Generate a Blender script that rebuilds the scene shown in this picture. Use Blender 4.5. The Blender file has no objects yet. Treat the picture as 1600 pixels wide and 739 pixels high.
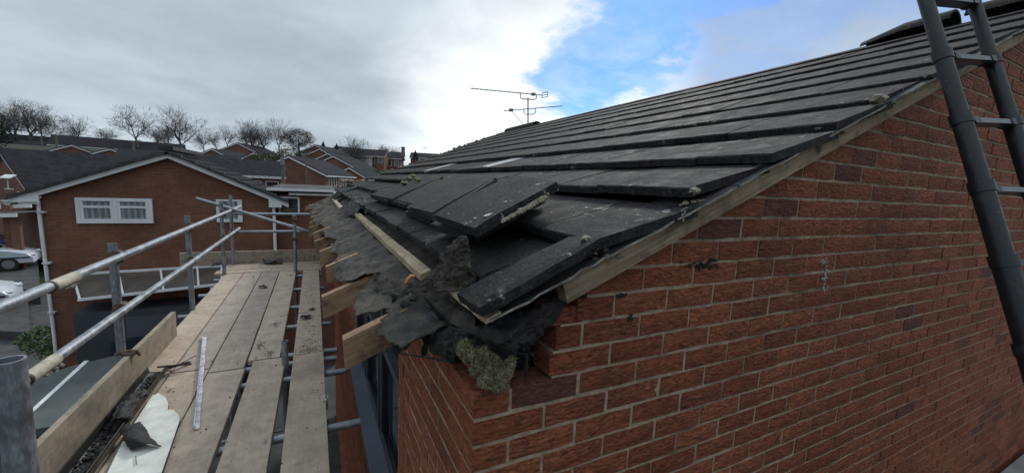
import bpy, bmesh, math, random
from mathutils import Vector, Matrix, noise
random.seed(7)
R = math.radians
S = bpy.context.scene
COL = S.collection
# ---------------------------------------------------------------- camera
F = 620.0; CX, CY = 800.0, 369.5
def _d(u, v):
    return Vector((u-CX, -(v-CY), F)).normalized()          # right, up, forward
_Y = _d(491, 276)
_X = _d(2050, 346); _X = (_X-_Y*_X.dot(_Y)).normalized()
_Z = _X.cross(_Y)
if _Z.y < 0: _Z = -_Z
def ray(u, v):
    a = _d(u, v); return Vector((_X.dot(a), _Y.dot(a), _Z.dot(a)))
def onY(u, v, y): r = ray(u, v); return r*(y/r.y)
def onX(u, v, x): r = ray(u, v); return r*(x/r.x)
def onZ(u, v, z): r = ray(u, v); return r*(z/r.z)
def at(u, v, depth):                                        # a point at a depth along the view axis
    a = _d(u, v); return ray(u, v)*(depth/a.z)
cam = bpy.data.objects.new('camera', bpy.data.cameras.new('camera')); COL.objects.link(cam)
rt = Vector((_X.x, _Y.x, _Z.x)); up = Vector((_X.y, _Y.y, _Z.y)); fw = Vector((_X.z, _Y.z, _Z.z))
cam.matrix_world = Matrix(((rt.x, up.x, -fw.x, 0), (rt.y, up.y, -fw.y, 0), (rt.z, up.z, -fw.z, 0), (0, 0, 0, 1)))
cam.data.sensor_width = 36; cam.data.sensor_fit = 'HORIZONTAL'; cam.data.lens = 36*F/1600
cam.data.clip_start = 0.05; cam.data.clip_end = 5000
S.camera = cam
# ---------------------------------------------------------------- world and light
SUN_DIR = ray(1010, -260)
sun_el = math.asin(SUN_DIR.z); sun_az = math.atan2(SUN_DIR.x, SUN_DIR.y)
W = bpy.data.worlds.new('World'); S.world = W; W.use_nodes = True
wn = W.node_tree.nodes; wl = W.node_tree.links; wn.clear()
def WN(t, **k):
    n = wn.new(t)
    for a, b in k.items():
        if a in n.inputs: n.inputs[a].default_value = b
        else: setattr(n, a, b)
    return n
def wmath(op, a, b=None, clamp=False):
    n = wn.new('ShaderNodeMath'); n.operation = op; n.use_clamp = clamp
    for i, x in enumerate((a, b)):
        if x is None: continue
        if isinstance(x, (int, float)): n.inputs[i].default_value = x
        else: wl.new(x, n.inputs[i])
    return n.outputs[0]
def wsmooth(x, a, b, lo=0.0, hi=1.0):
    n = wn.new('ShaderNodeMapRange'); n.interpolation_type = 'SMOOTHSTEP'
    wl.new(x, n.inputs[0])
    for i, q in zip((1, 2, 3, 4), (a, b, lo, hi)): n.inputs[i].default_value = q
    return n.outputs[0]
def wmix(f, a, b):
    n = wn.new('ShaderNodeMix'); n.data_type = 'RGBA'
    if isinstance(f, float): n.inputs[0].default_value = f
    else: wl.new(f, n.inputs[0])
    for i, x in ((6, a), (7, b)):
        if isinstance(x, tuple): n.inputs[i].default_value = x
        else: wl.new(x, n.inputs[i])
    return n.outputs[2]
sky = WN('ShaderNodeTexSky', sky_type='NISHITA', sun_disc=False)
sky.sun_elevation = sun_el; sky.sun_rotation = sun_az
sky.air_density = 1.0; sky.dust_density = 0.4; sky.ozone_density = 2.0
tc = wn.new('ShaderNodeTexCoord'); gen = tc.outputs['Generated']
sep = wn.new('ShaderNodeSeparateXYZ'); wl.new(gen, sep.inputs[0])
zz = wmath('ADD', wmath('MAXIMUM', sep.outputs[2], 0.0), 0.22)
cmb = wn.new('ShaderNodeCombineXYZ')
wl.new(wmath('DIVIDE', sep.outputs[0], zz), cmb.inputs[0]); wl.new(wmath('DIVIDE', sep.outputs[1], zz), cmb.inputs[1])
def wnoise(scale, det, rough, off, dist=0.0):
    mp = wn.new('ShaderNodeMapping'); wl.new(cmb.outputs[0], mp.inputs[0]); mp.inputs['Location'].default_value = off
    n = wn.new('ShaderNodeTexNoise'); n.inputs['Scale'].default_value = scale; n.inputs['Detail'].default_value = det
    n.inputs['Roughness'].default_value = rough; n.inputs['Distortion'].default_value = dist
    wl.new(mp.outputs[0], n.inputs['Vector']); return n.outputs[0]
def wdot(v):
    n = wn.new('ShaderNodeVectorMath'); n.operation = 'DOT_PRODUCT'; wl.new(gen, n.inputs[0]); n.inputs[1].default_value = tuple(v)
    return n.outputs['Value']
n1 = wnoise(1.1, 8, 0.56, (3.1, 1.7, 0), 0.25)
n2 = wnoise(0.9, 7, 0.55, (7.3, 4.2, 0), 0.1)
n3 = wnoise(3.6, 8, 0.62, (1.3, 9.2, 0), 0.3)
wob = wmath('ADD', wmath('MULTIPLY', wmath('SUBTRACT', n1, 0.5), 0.5), wmath('MULTIPLY', wmath('SUBTRACT', n3, 0.5), 0.16))
# the break in the cloud: a long rift of clear sky overhead-right, its rims broken up by the cloud noise
gap1 = wmath('ADD', wdot(ray(985, 62)), wmath('MULTIPLY', wob, 0.50))
gap2 = wmath('ADD', wdot(ray(1190, 62)), wmath('MULTIPLY', wob, 0.60))
gap3 = wmath('ADD', wdot(ray(880, 22)), wmath('MULTIPLY', wob, 0.6))
clear = wmath('MAXIMUM', wmath('MAXIMUM', wsmooth(gap1, .968, .998), wsmooth(gap2, .925, .99, 0.0, .50)), wsmooth(gap3, .985, 1.006, 0.0, .4))
glow = wsmooth(wdot(ray(850, 200)), .88, 1.0)               # thin bright cloud near the sun
rim = wmath('ADD', glow, wmath('MULTIPLY', wmath('SUBTRACT', n1, 0.5), 1.1))
zen = wsmooth(sep.outputs[2], .42, 1.0, 1.0, 2.1)             # overcast sky: brighter overhead
lum = wmath('MULTIPLY', zen, wmath('ADD', wsmooth(n2, .36, .66, 0.90, 1.05), wmath('MULTIPLY', wmath('SUBTRACT', n3, .5), .30)))
grey = wmix(wsmooth(n2, .35, .65), (3.9, 4.5, 5.05, 1), (4.3, 4.95, 5.5, 1))
cl = wmix(wsmooth(rim, .20, 1.02), grey, (9.0, 9.4, 9.7, 1))
vm = wn.new('ShaderNodeVectorMath'); vm.operation = 'SCALE'; wl.new(cl, vm.inputs[0]); wl.new(lum, vm.inputs['Scale'])
veil = wmath('MULTIPLY', clear, wsmooth(n3, .34, .66, 1.0, .78))
blue = wn.new('ShaderNodeVectorMath'); blue.operation = 'MULTIPLY'; wl.new(sky.outputs[0], blue.inputs[0]); blue.inputs[1].default_value = (.36, .62, 1.0)
full = wmix(veil, vm.outputs[0], blue.outputs[0])
bg = wn.new('ShaderNodeBackground'); wl.new(full, bg.inputs[0]); bg.inputs[1].default_value = 0.09
wo = wn.new('ShaderNodeOutputWorld'); wl.new(bg.outputs[0], wo.inputs[0])
sl = bpy.data.lights.new('sun', 'SUN'); sl.energy = 1.5; sl.angle = R(12); sl.color = (1, .96, .9)
so = bpy.data.objects.new('sun', sl); COL.objects.link(so); so.rotation_euler = SUN_DIR.to_track_quat('Z', 'Y').to_euler()
S.view_settings.view_transform = 'Standard'; S.view_settings.look = 'None'; S.view_settings.gamma = 1
S.view_settings.exposure = 0.52
S.render.engine = 'CYCLES'
# ---------------------------------------------------------------- helpers
class MB:
    def __init__(s): s.v = []; s.f = []
    def add(s, vs, fs):
        b = len(s.v); s.v += [tuple(v) for v in vs]; s.f += [tuple(i+b for i in f) for f in fs]; return s
    def hexa(s, p):                                         # 8 points: bottom ring, top ring
        return s.add(p, [(3, 2, 1, 0), (4, 5, 6, 7), (0, 1, 5, 4), (1, 2, 6, 5), (2, 3, 7, 6), (3, 0, 4, 7)])
    def box(s, x0, x1, y0, y1, z0, z1):
        return s.hexa([(x0, y0, z0), (x1, y0, z0), (x1, y1, z0), (x0, y1, z0), (x0, y0, z1), (x1, y0, z1), (x1, y1, z1), (x0, y1, z1)])
    def bar(s, a, b, w, h, up=Vector((0, 0, 1))):
        a = Vector(a); b = Vector(b); t = (b-a).normalized(); u = t.cross(up)
        if u.length < 1e-3: u = t.cross(Vector((0, 1, 0)))
        u.normalize(); n = u.cross(t)
        q = [a-u*w/2-n*h/2, a+u*w/2-n*h/2, b+u*w/2-n*h/2, b-u*w/2-n*h/2]
        return s.hexa(q+[p+n*h for p in q])
    def tube(s, pts, r, n=12, cap=True, wall=None):
        pts = [Vector(p) for p in pts]; rr = r if isinstance(r, (list, tuple)) else [r]*len(pts)
        rings = []; pu = None
        for i, p in enumerate(pts):
            t = (pts[min(i+1, len(pts)-1)]-pts[max(i-1, 0)]).normalized()
            u = t.cross(Vector((0, 0, 1))) if pu is None else pu-t*pu.dot(t)
            if u.length < 1e-3: u = t.cross(Vector((0, 1, 0)))
            u.normalize(); pu = u; w = t.cross(u)
            rings.append([p+(u*math.cos(2*math.pi*k/n)+w*math.sin(2*math.pi*k/n))*rr[i] for k in range(n)])
        b = len(s.v)
        for rg in rings: s.v += [tuple(q) for q in rg]
        for i in range(len(rings)-1):
            for k in range(n):
                s.f.append((b+i*n+k, b+i*n+(k+1) % n, b+(i+1)*n+(k+1) % n, b+(i+1)*n+k))
        if cap:
            s.f.append(tuple(b+k for k in range(n-1, -1, -1))); s.f.append(tuple(b+(len(rings)-1)*n+k for k in range(n)))
        return s
    def prism(s, poly, ax, a, b):                           # polygon in the other two axes, extruded along ax from a to b
        def P(p, t):
            if ax == 'x': return (t, p[0], p[1])
            if ax == 'y': return (p[0], t, p[1])
            return (p[0], p[1], t)
        n = len(poly)
        return s.add([P(p, a) for p in poly]+[P(p, b) for p in poly],
                     [tuple(range(n)), tuple(range(2*n-1, n-1, -1))]+[(i, n+i, n+(i+1) % n, (i+1) % n) for i in range(n)])
    def mesh(s, name, m=None, smooth=False):
        me = bpy.data.meshes.new(name); me.from_pydata(s.v, [], s.f)
        bm = bmesh.new(); bm.from_mesh(me); bmesh.ops.recalc_face_normals(bm, faces=bm.faces); bm.to_mesh(me); bm.free()
        if m: me.materials.append(m)
        if smooth:
            for p in me.polygons: p.use_smooth = True
            try: me.set_sharp_from_angle(angle=R(40))
            except Exception: pass
        return me
    def build(s, name, m=None, parent=None, smooth=False):
        return link(name, s.mesh(name, m, smooth), parent)
def link(name, me, parent=None):
    o = bpy.data.objects.new(name, me); COL.objects.link(o)
    if parent is not None: o.parent = parent
    return o
def tag(o, label=None, cat=None, group=None, kind=None):
    if label: o['label'] = label
    if cat: o['category'] = cat
    if group: o['group'] = group
    if kind: o['kind'] = kind
    return o
def empty(name, loc=(0, 0, 0), label=None, cat=None, group=None):
    o = bpy.data.objects.new(name, None); COL.objects.link(o); o.location = loc; o.empty_display_size = .1
    return tag(o, label, cat, group)
def fbm(p, sc, o=4): return noise.fractal(Vector(p)*sc, 1.0, 2.0, o)
def sheet(ctrl, nu, nv, amp, sc, seed, rag=0.0, th=0.003, sides='0123', fold=0.0):
    """crumpled cloth through a grid of control points; ragged edges"""
    m = len(ctrl); n = len(ctrl[0]); C = [[Vector(p) for p in r] for r in ctrl]
    def cr(a, b, c, d, t): return .5*((2*b)+(c-a)*t+(2*a-5*b+4*c-d)*t*t+(3*b-a-3*c+d)*t**3)
    def row(r, u):
        x = u*(n-1); i = min(int(x), n-2); t = x-i
        return cr(r[max(i-1, 0)], r[i], r[i+1], r[min(i+2, n-1)], t)
    def pt(u, v):
        x = v*(m-1); i = min(int(x), m-2); t = x-i
        return cr(row(C[max(i-1, 0)], u), row(C[i], u), row(C[i+1], u), row(C[min(i+2, m-1)], u), t)
    base = [[pt(i/nu, j/nv) for i in range(nu+1)] for j in range(nv+1)]
    V = []; off = Vector((seed*3.1, seed*1.7, seed))
    for j in range(nv+1):
        for i in range(nu+1):
            du = base[j][min(i+1, nu)]-base[j][max(i-1, 0)]; dv = base[min(j+1, nv)][i]-base[max(j-1, 0)][i]
            nn = du.cross(dv)
            if nn.length > 1e-9: nn.normalize()
            p = base[j][i]; q = p+off
            h = amp*(fbm(q, sc)*.8+fold*(1-abs(noise.noise(q*sc*.6))*3)*.5)+amp*.35*fbm(q, sc*4)
            V.append(p+nn*h+Vector((noise.noise(q*sc+Vector((9, 0, 0))), noise.noise(q*sc+Vector((0, 9, 0))), noise.noise(q*sc+Vector((0, 0, 9)))))*amp*.5)
    keep = []
    for j in range(nv):
        for i in range(nu):
            u = (i+.5)/nu; v = (j+.5)/nv; e = 1.0
            if '0' in sides: e = min(e, v)
            if '1' in sides: e = min(e, 1-v)
            if '2' in sides: e = min(e, u)
            if '3' in sides: e = min(e, 1-u)
            q = base[j][i]+off
            if rag and e < rag*(.5+1.3*noise.noise(q*4.5)+.35*noise.noise(q*13)+.12*noise.noise(q*37)): continue
            a = j*(nu+1)+i; keep.append((a, a+1, a+nu+2, a+nu+1))
    me = bpy.data.meshes.new('s'); me.from_pydata([tuple(v) for v in V], [], keep)
    bm = bmesh.new(); bm.from_mesh(me)
    bmesh.ops.delete(bm, geom=[v for v in bm.verts if not v.link_faces], context='VERTS')
    bmesh.ops.solidify(bm, geom=bm.faces[:], thickness=th)
    bmesh.ops.recalc_face_normals(bm, faces=bm.faces)
    bm.to_mesh(me); bm.free()
    for p in me.polygons: p.use_smooth = True
    return me
# ---------------------------------------------------------------- materials
def lump(c, r, seed, mb=None, n=1, flat=.7):
    mb = mb or MB(); bm = bmesh.new(); bmesh.ops.create_icosphere(bm, subdivisions=n+1, radius=1)
    off = Vector((seed*2.3, seed, seed*.7)); vs = []
    for v in bm.verts:
        q = v.co*(1+.5*noise.noise(v.co*1.5+off)+.2*noise.noise(v.co*4+off)); vs.append(Vector(c)+Vector((q.x*r, q.y*r, q.z*r*flat)))
    mb.add(vs, [tuple(v.index for v in f.verts) for f in bm.faces]); bm.free(); return mb
class MT:
    def __init__(s, name, rough=.8, spec=.3, metal=0.0):
        s.m = bpy.data.materials.new(name); s.m.use_nodes = True; s.t = s.m.node_tree; s.N = s.t.nodes; s.L = s.t.links
        s.b = s.N['Principled BSDF']; s.b.inputs['Roughness'].default_value = rough
        s.b.inputs['Specular IOR Level'].default_value = spec; s.b.inputs['Metallic'].default_value = metal
        s.g = s.N.new('ShaderNodeNewGeometry'); s.tc = s.N.new('ShaderNodeTexCoord')
        s.pos = s.g.outputs['Position']; s.obj = s.tc.outputs['Object']
    def mapv(s, vec, scale=(1, 1, 1), rot=(0, 0, 0), loc=(0, 0, 0)):
        n = s.N.new('ShaderNodeMapping'); s.L.new(vec, n.inputs[0]); n.inputs['Scale'].default_value = scale
        n.inputs['Rotation'].default_value = rot; n.inputs['Location'].default_value = loc; return n.outputs[0]
    def noise(s, vec, scale, det=4, rough=.6, dist=0):
        n = s.N.new('ShaderNodeTexNoise'); s.L.new(vec, n.inputs['Vector'])
        n.inputs['Scale'].default_value = scale; n.inputs['Detail'].default_value = det; n.inputs['Roughness'].default_value = rough
        n.inputs['Distortion'].default_value = dist; return n.outputs[0]
    def vor(s, vec, scale, feat='F1', out='Distance'):
        n = s.N.new('ShaderNodeTexVoronoi'); n.feature = feat; s.L.new(vec, n.inputs['Vector']); n.inputs['Scale'].default_value = scale
        return n.outputs[out]
    def ramp(s, x, a, b, lo=0., hi=1., sm=True):
        n = s.N.new('ShaderNodeMapRange'); n.interpolation_type = 'SMOOTHSTEP' if sm else 'LINEAR'; s.L.new(x, n.inputs[0])
        for i, q in zip((1, 2, 3, 4), (a, b, lo, hi)): n.inputs[i].default_value = q
        return n.outputs[0]
    def math(s, op, a, b=0.0, clamp=False):
        n = s.N.new('ShaderNodeMath'); n.operation = op; n.use_clamp = clamp
        for i, x in enumerate((a, b)):
            if isinstance(x, (int, float)): n.inputs[i].default_value = x
            else: s.L.new(x, n.inputs[i])
        return n.outputs[0]
    def mix(s, f, a, b, mode='MIX'):
        n = s.N.new('ShaderNodeMix'); n.data_type = 'RGBA'; n.blend_type = mode
        if isinstance(f, (int, float)): n.inputs[0].default_value = f
        else: s.L.new(f, n.inputs[0])
        for i, x in ((6, a), (7, b)):
            if isinstance(x, tuple): n.inputs[i].default_value = x if len(x) == 4 else x+(1,)
            else: s.L.new(x, n.inputs[i])
        return n.outputs[2]
    def rand(s):
        o = s.N.new('ShaderNodeObjectInfo'); a = s.math('ADD', o.outputs['Random'], s.g.outputs['Random Per Island'])
        return s.math('FRACT', a)
    def col(s, c):
        if isinstance(c, tuple): s.b.inputs['Base Color'].default_value = c if len(c) == 4 else c+(1,)
        else: s.L.new(c, s.b.inputs['Base Color'])
        return s
    def bump(s, h, strength=.5, dist=.01):
        n = s.N.new('ShaderNodeBump'); n.inputs['Strength'].default_value = strength; n.inputs['Distance'].default_value = dist
        s.L.new(h, n.inputs['Height'])
        if s.b.inputs['Normal'].is_linked: s.L.new(s.b.inputs['Normal'].links[0].from_socket, n.inputs['Normal'])
        s.L.new(n.outputs[0], s.b.inputs['Normal']); return s
    def rough(s, x): s.L.new(x, s.b.inputs['Roughness']); return s
def simple(name, c, rough=.7, var=.25, sc=6, bump=.2, metal=0, spec=.3, bd=.004):
    t = MT(name, rough, spec, metal); n = t.noise(t.pos, sc, 6, .62)
    d = tuple(x*(1-var) for x in c); l = tuple(min(1, x*(1+var)) for x in c)
    t.col(t.mix(t.ramp(n, .3, .7), d, l))
    if bump: t.bump(t.noise(t.pos, sc*9, 5, .65), bump, bd)
    return t.m
def brick_mat(name):                                        # rustic bark-faced red brick
    t = MT(name, .72, .32)
    r = t.rand()
    off = t.N.new('ShaderNodeVectorMath'); off.operation = 'ADD'; cb = t.N.new('ShaderNodeCombineXYZ'); t.L.new(t.math('MULTIPLY', r, 23.0), cb.inputs[0]); t.L.new(t.math('MULTIPLY', r, 7.0), cb.inputs[2])
    t.L.new(t.pos, off.inputs[0]); t.L.new(cb.outputs[0], off.inputs[1]); st = t.mapv(off.outputs[0], (1, 1, 2.4))
    n = t.noise(st, 24, 8, .70, 1.8); fine = t.noise(t.pos, 240, 4, .7)
    big = t.noise(t.pos, 2.2, 5, .6); fl = t.noise(t.pos, 9, 5, .65)
    base = t.mix(r, (.33, .094, .042), (.49, .155, .072))
    base = t.mix(t.ramp(r, .94, .98, 0, .8), base, (.13, .055, .048))
    base = t.mix(t.ramp(n, .34, .56, .85, 0), base, (.095, .028, .016))  # darkens the hollows of the relief: crease shade put into the colour
    base = t.mix(t.ramp(fl, .55, .72, 0, .55), base, (.27, .095, .05))
    base = t.mix(t.ramp(big, .50, .72, 0, .55), base, (.13, .05, .030)); base = t.mix(t.ramp(t.noise(t.pos, 3.1, 6, .7, .5), .58, .74, 0, .4), base, (.40, .19, .10))
    sp = t.math('MULTIPLY', t.ramp(t.noise(t.pos, 70, 5, .7), .63, .70), t.ramp(t.noise(t.pos, 4.5, 4, .6), .55, .66))
    base = t.mix(sp, base, (.36, .31, .27))
    t.col(base)
    w = t.N.new('ShaderNodeTexVoronoi'); w.feature = 'SMOOTH_F1'; t.L.new(t.mapv(t.pos, (1, 1, 2.0)), w.inputs['Vector']); w.inputs['Scale'].default_value = 42; w.inputs['Smoothness'].default_value = .5
    h = t.math('ADD', t.math('MULTIPLY', n, .8), t.math('MULTIPLY', w.outputs['Distance'], .45))
    t.bump(h, 1.0, .040); t.bump(fine, .5, .0016)
    t.rough(t.ramp(n, .3, .7, .58, .85)); return t.m
M = {}
M['brick'] = brick_mat('red_rustic_brick')
t = MT('mortar', .95, .2); n = t.noise(t.pos, 30, 6, .7); g = t.noise(t.pos, 3, 5, .6)
c = t.mix(t.ramp(n, .3, .7), (.24, .175, .12), (.44, .335, .24)); c = t.mix(t.ramp(g, .5, .68, 0, .7), c, (.10, .075, .062))
t.col(c).bump(t.noise(t.pos, 130, 5, .75), .9, .004); M['mortar'] = t.m
# concrete roof tile: dark granules, lichen, rain streaks, pale scars
t = MT('roof_tile', .85, .12); r = t.rand()
gr = t.noise(t.pos, 150, 3, .8); gm = t.noise(t.pos, 55, 5, .75); md = t.noise(t.pos, 9, 7, .68, .4); st_ = t.noise(t.mapv(t.pos, (3, 30, 3)), 2.2, 6, .7)
base = t.mix(t.ramp(md, .32, .68), (.009, .0095, .011), (.028, .028, .031)); base = t.mix(t.math('MULTIPLY', r, .5), base, (.046, .043, .040))
base = t.mix(t.ramp(st_, .50, .72, 0, .55), base, (.050, .049, .050))
base = t.mix(t.ramp(gm, .52, .66, 0, .6), base, (.068, .066, .064)); base = t.mix(t.ramp(gm, .46, .34, 0, .8), base, (.006, .006, .006))
base = t.mix(t.ramp(gr, .60, .70, 0, .75), base, (.19, .185, .17))
li = t.math('MULTIPLY', t.ramp(t.noise(t.pos, 22, 6, .70), .60, .645), t.ramp(t.noise(t.pos, 3.7, 3, .5), .52, .60))
base = t.mix(t.math('MULTIPLY', li, .75), base, (.36, .36, .33))
base = t.mix(t.ramp(t.noise(t.pos, 4, 6, .7), .56, .72, 0, .5), base, (.075, .068, .052))
t.col(base).bump(gr, 1.0, .004).bump(gm, .9, .006).bump(md, .5, .010); t.rough(t.ramp(md, .3, .7, .68, .92)); M['tile'] = t.m
t = MT('pale_tile', .35, .5); md = t.noise(t.mapv(t.pos, (1, 9, 1)), 9, 6, .65)
t.col(t.mix(t.ramp(md, .40, .62), (.04, .042, .045), (.42, .44, .46))).bump(md, .3, .005); M['pale_tile'] = t.m  # wet sheen put into the colour as pale streaks
def wood(name, a, b, along='y', dirt=(.05, .045, .04), dirtamt=.5, rough=.8, sc=1.0, knots=True, soft=0):
    t = MT(name, rough, .25); r = t.rand()
    q = {'y': (26, 1.1, 26), 'x': (1.1, 26, 26), 's': (1.1, 26, 26), 'o': (26, 1.1, 26)}[along]; q = tuple(v*sc for v in q)
    vec = t.obj if along == 'o' else (t.mapv(t.pos, (1, 1, 1), (0, math.atan(.415), 0)) if along == 's' else t.pos)
    off = t.N.new('ShaderNodeVectorMath'); off.operation = 'ADD'; t.L.new(vec, off.inputs[0])
    cb = t.N.new('ShaderNodeCombineXYZ'); t.L.new(t.math('MULTIPLY', r, 37.0), cb.inputs[0 if along != 'x' else 1]); t.L.new(t.math('MULTIPLY', r, 11.0), cb.inputs[2]); t.L.new(cb.outputs[0], off.inputs[1])
    v = off.outputs[0]
    g = t.noise(t.mapv(v, q), 3.2, 7, .62, .7); f = t.noise(t.mapv(v, tuple(x*3 for x in q)), 4, 4, .7)
    c = t.mix(t.ramp(g, .32-soft, .68+soft), a, b); c = t.mix(t.ramp(f, .55, .75, 0, .4-soft), c, tuple(x*.5 for x in a))
    if soft: c = t.mix(t.ramp(t.noise(v, 7, 7, .75), .42, .62, .5, 0), c, tuple(x*.62 for x in a)); c = t.mix(t.ramp(t.noise(v, 120, 3, .8), .55, .7, 0, .5), c, tuple(x*1.25 for x in b))
    c = t.mix(t.math('MULTIPLY', r, .35), c, tuple(x*1.35 for x in b))
    c = t.mix(t.ramp(t.noise(v, 2.6, 6, .7), .48, .72, 0, dirtamt), c, dirt)
    c = t.mix(t.ramp(t.noise(v, 13, 6, .72), .50, .66, 0, .55 if not soft else .28), c, dirt)
    c = t.mix(t.ramp(t.noise(v, 38, 4, .7), .66, .72, 0, .8), c, dirt)
    if knots:
        k = t.vor(t.mapv(v, (4.5, 1.6, 4.5) if along != 'x' else (1.6, 4.5, 4.5)), 1.0); c = t.mix(t.ramp(k, .05, .11, .85, 0), c, tuple(x*.3 for x in a))
    t.col(c).bump(g, .5, .004).bump(f, .5, .0015); return t.m
M['board'] = wood('scaffold_board_wood', (.30, .235, .18), (.44, .36, .285), 'o', (.13, .10, .08), .4, soft=.22)
M['board_grey'] = wood('weathered_board_wood', (.27, .225, .18), (.40, .34, .28), 'o', (.12, .10, .082), .4, soft=.22)
M['board_x'] = wood('cross_board_wood', (.24, .19, .145), (.38, .31, .24), 'x', (.06, .05, .045), .5)
M['toe'] = wood('toe_board_wood', (.20, .165, .13), (.34, .29, .225), 'y', (.05, .047, .042), .6, soft=.12)
M['rafter'] = wood('rafter_wood', (.15, .092, .052), (.29, .19, .115), 's', (.030, .022, .017), .75)
M['barge'] = wood('grey_barge_wood', (.12, .085, .055), (.31, .235, .16), 's', (.03, .022, .016), 1.0)
M['batten'] = wood('batten_wood', (.28, .22, .145), (.46, .37, .26), 'y', (.07, .06, .045), .45)
M['lichen'] = simple('pale_lichen', (.40, .41, .38), .9, .25, 60, .5)
M['edge'] = simple('broken_fibre_cement_edge', (.27, .25, .22), .9, .45, 26, .8)
M['undercloak'] = simple('undercloak_fibre_cement', (.045, .044, .043), .75, .6, 11, .8, 0, .3)
# bitumen felt
t = MT('roofing_felt', .78, .4); n = t.noise(t.pos, 11, 7, .66, .6); f = t.noise(t.pos, 90, 5, .7)
c = t.mix(t.ramp(n, .35, .65), (.022, .019, .016), (.072, .060, .048)); c = t.mix(t.ramp(t.noise(t.pos, 4, 7, .7), .48, .68, 0, .75), c, (.125, .103, .078)); c = t.mix(t.ramp(t.noise(t.pos, 28, 6, .75), .52, .66, 0, .7), c, (.014, .013, .012))
c = t.mix(t.ramp(f, .66, .74, 0, .8), c, (.26, .24, .21)); t.col(c).bump(n, .8, .018).bump(f, .9, .004); 
vw = t.vor(t.mapv(t.pos, (1, 1, 1)), 13, 'DISTANCE_TO_EDGE'); t.bump(t.ramp(vw, 0, .2), .25, .008); t.bump(t.noise(t.mapv(t.pos, (1, .35, 1)), 46, 5, .7, 1.5), .9, .008); M['felt'] = t.m
t = MT('black_felt_underside', .6, .5); n = t.noise(t.pos, 17, 7, .7, .8)
c = t.mix(t.ramp(n, .4, .7), (.009, .009, .009), (.030, .028, .026)); c = t.mix(t.ramp(t.noise(t.pos, 120, 4, .7), .70, .76, 0, .7), c, (.3, .3, .27)); t.col(c).bump(n, 1, .02); vw = t.vor(t.pos, 17, 'DISTANCE_TO_EDGE'); t.bump(t.ramp(vw, 0, .25), .3, .008); t.bump(t.noise(t.pos, 60, 5, .7, 1.2), .9, .006); M['felt_dark'] = t.m
t = MT('galvanised_tube', .48, .5, .75); n = t.noise(t.pos, 9, 6, .7); f = t.noise(t.pos, 60, 4, .7)
c = t.mix(t.ramp(n, .3, .7), (.20, .22, .24), (.46, .49, .52)); c = t.mix(t.ramp(t.noise(t.mapv(t.pos, (4, 4, 1)), 26, 6, .7), .45, .65, .6, 0), c, (.15, .16, .175)); c = t.mix(t.ramp(f, .58, .70, 0, .6), c, (.19, .17, .14)); c = t.mix(t.ramp(t.noise(t.pos, 3.2, 5, .7), .58, .70, 0, .5), c, (.22, .20, .18))
t.col(c).bump(f, .25, .001); t.rough(t.ramp(n, .3, .7, .38, .65)); M['tube'] = t.m
M['coupler'] = simple('rusty_coupler', (.11, .085, .065), .65, .5, 25, .5, .5)
M['stain_tube'] = simple('cement_stained_tube', (.36, .33, .27), .8, .3, 20, .4, .1)
t = MT('ladder_black', .42, .5, .15); n = t.noise(t.pos, 18, 6, .7)
t.col(t.mix(t.ramp(n, .5, .75), (.015, .018, .022), (.045, .052, .06))); sc_ = t.N['Principled BSDF'].inputs['Base Color'].links[0].from_socket; t.col(t.mix(t.ramp(t.noise(t.mapv(t.pos, (3, 3, 1)), 45, 6, .75), .64, .70, 0, .8), sc_, (.25, .26, .27))); t.rough(t.ramp(n, .3, .7, .35, .6)); M['ladder'] = t.m
M['ladder_rung'] = simple('ladder_rung_metal', (.07, .085, .10), .38, .25, 15, .1, .5)
M['white'] = simple('white_upvc', (.66, .67, .68), .45, .08, 3, 0)
M['white_dirty'] = simple('dirty_white_paint', (.50, .51, .50), .6, .25, 5, .15)
M['cream'] = simple('old_white_board', (.58, .58, .53), .7, .15, 12, .3)
M['strip'] = simple('white_plastic_strip', (.52, .52, .57), .5, .35, 22, .6)
M['anthracite'] = simple('anthracite_frame', (.045, .055, .07), .42, .15, 4, 0, 0, .5)
M['sill'] = simple('blue_grey_sill', (.085, .11, .145), .4, .2, 5, .05, 0, .5)
t = MT('window_glass', .04, .8); t.col((.02, .025, .03)); M['glass'] = t.m
t = MT('clear_glass', .03, .5); t.b.inputs['Transmission Weight'].default_value = .85; t.col((.75, .82, .82)); t.b.inputs['Alpha'].default_value = 1; M['clear'] = t.m
M['blind'] = simple('vertical_blind', (.62, .64, .68), .8, .2, 3, 0)
M['dark'] = simple('dark_interior', (.02, .02, .022), .9, .2, 3, 0)  # near black colour standing in for the shade of unlit interiors
M['asphalt'] = simple('asphalt', (.048, .05, .052), .9, .3, 2.5, .5)
M['drive'] = simple('smooth_grey_drive', (.075, .088, .085), .8, .15, 3, .2)
M['paint'] = simple('road_paint', (.62, .64, .64), .7, .15, 6, .1)
t = MT('ground_mix', .95, .1); n = t.noise(t.pos, .06, 6, .65)
c = t.mix(t.ramp(n, .42, .58), (.035, .05, .02), (.05, .052, .05)); c = t.mix(t.ramp(t.noise(t.pos, 1.2, 6, .7), .4, .7, 0, .6), c, (.025, .028, .018)); t.col(c).bump(t.noise(t.pos, 4, 5, .7), .4, .1); M['ground'] = t.m
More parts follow.
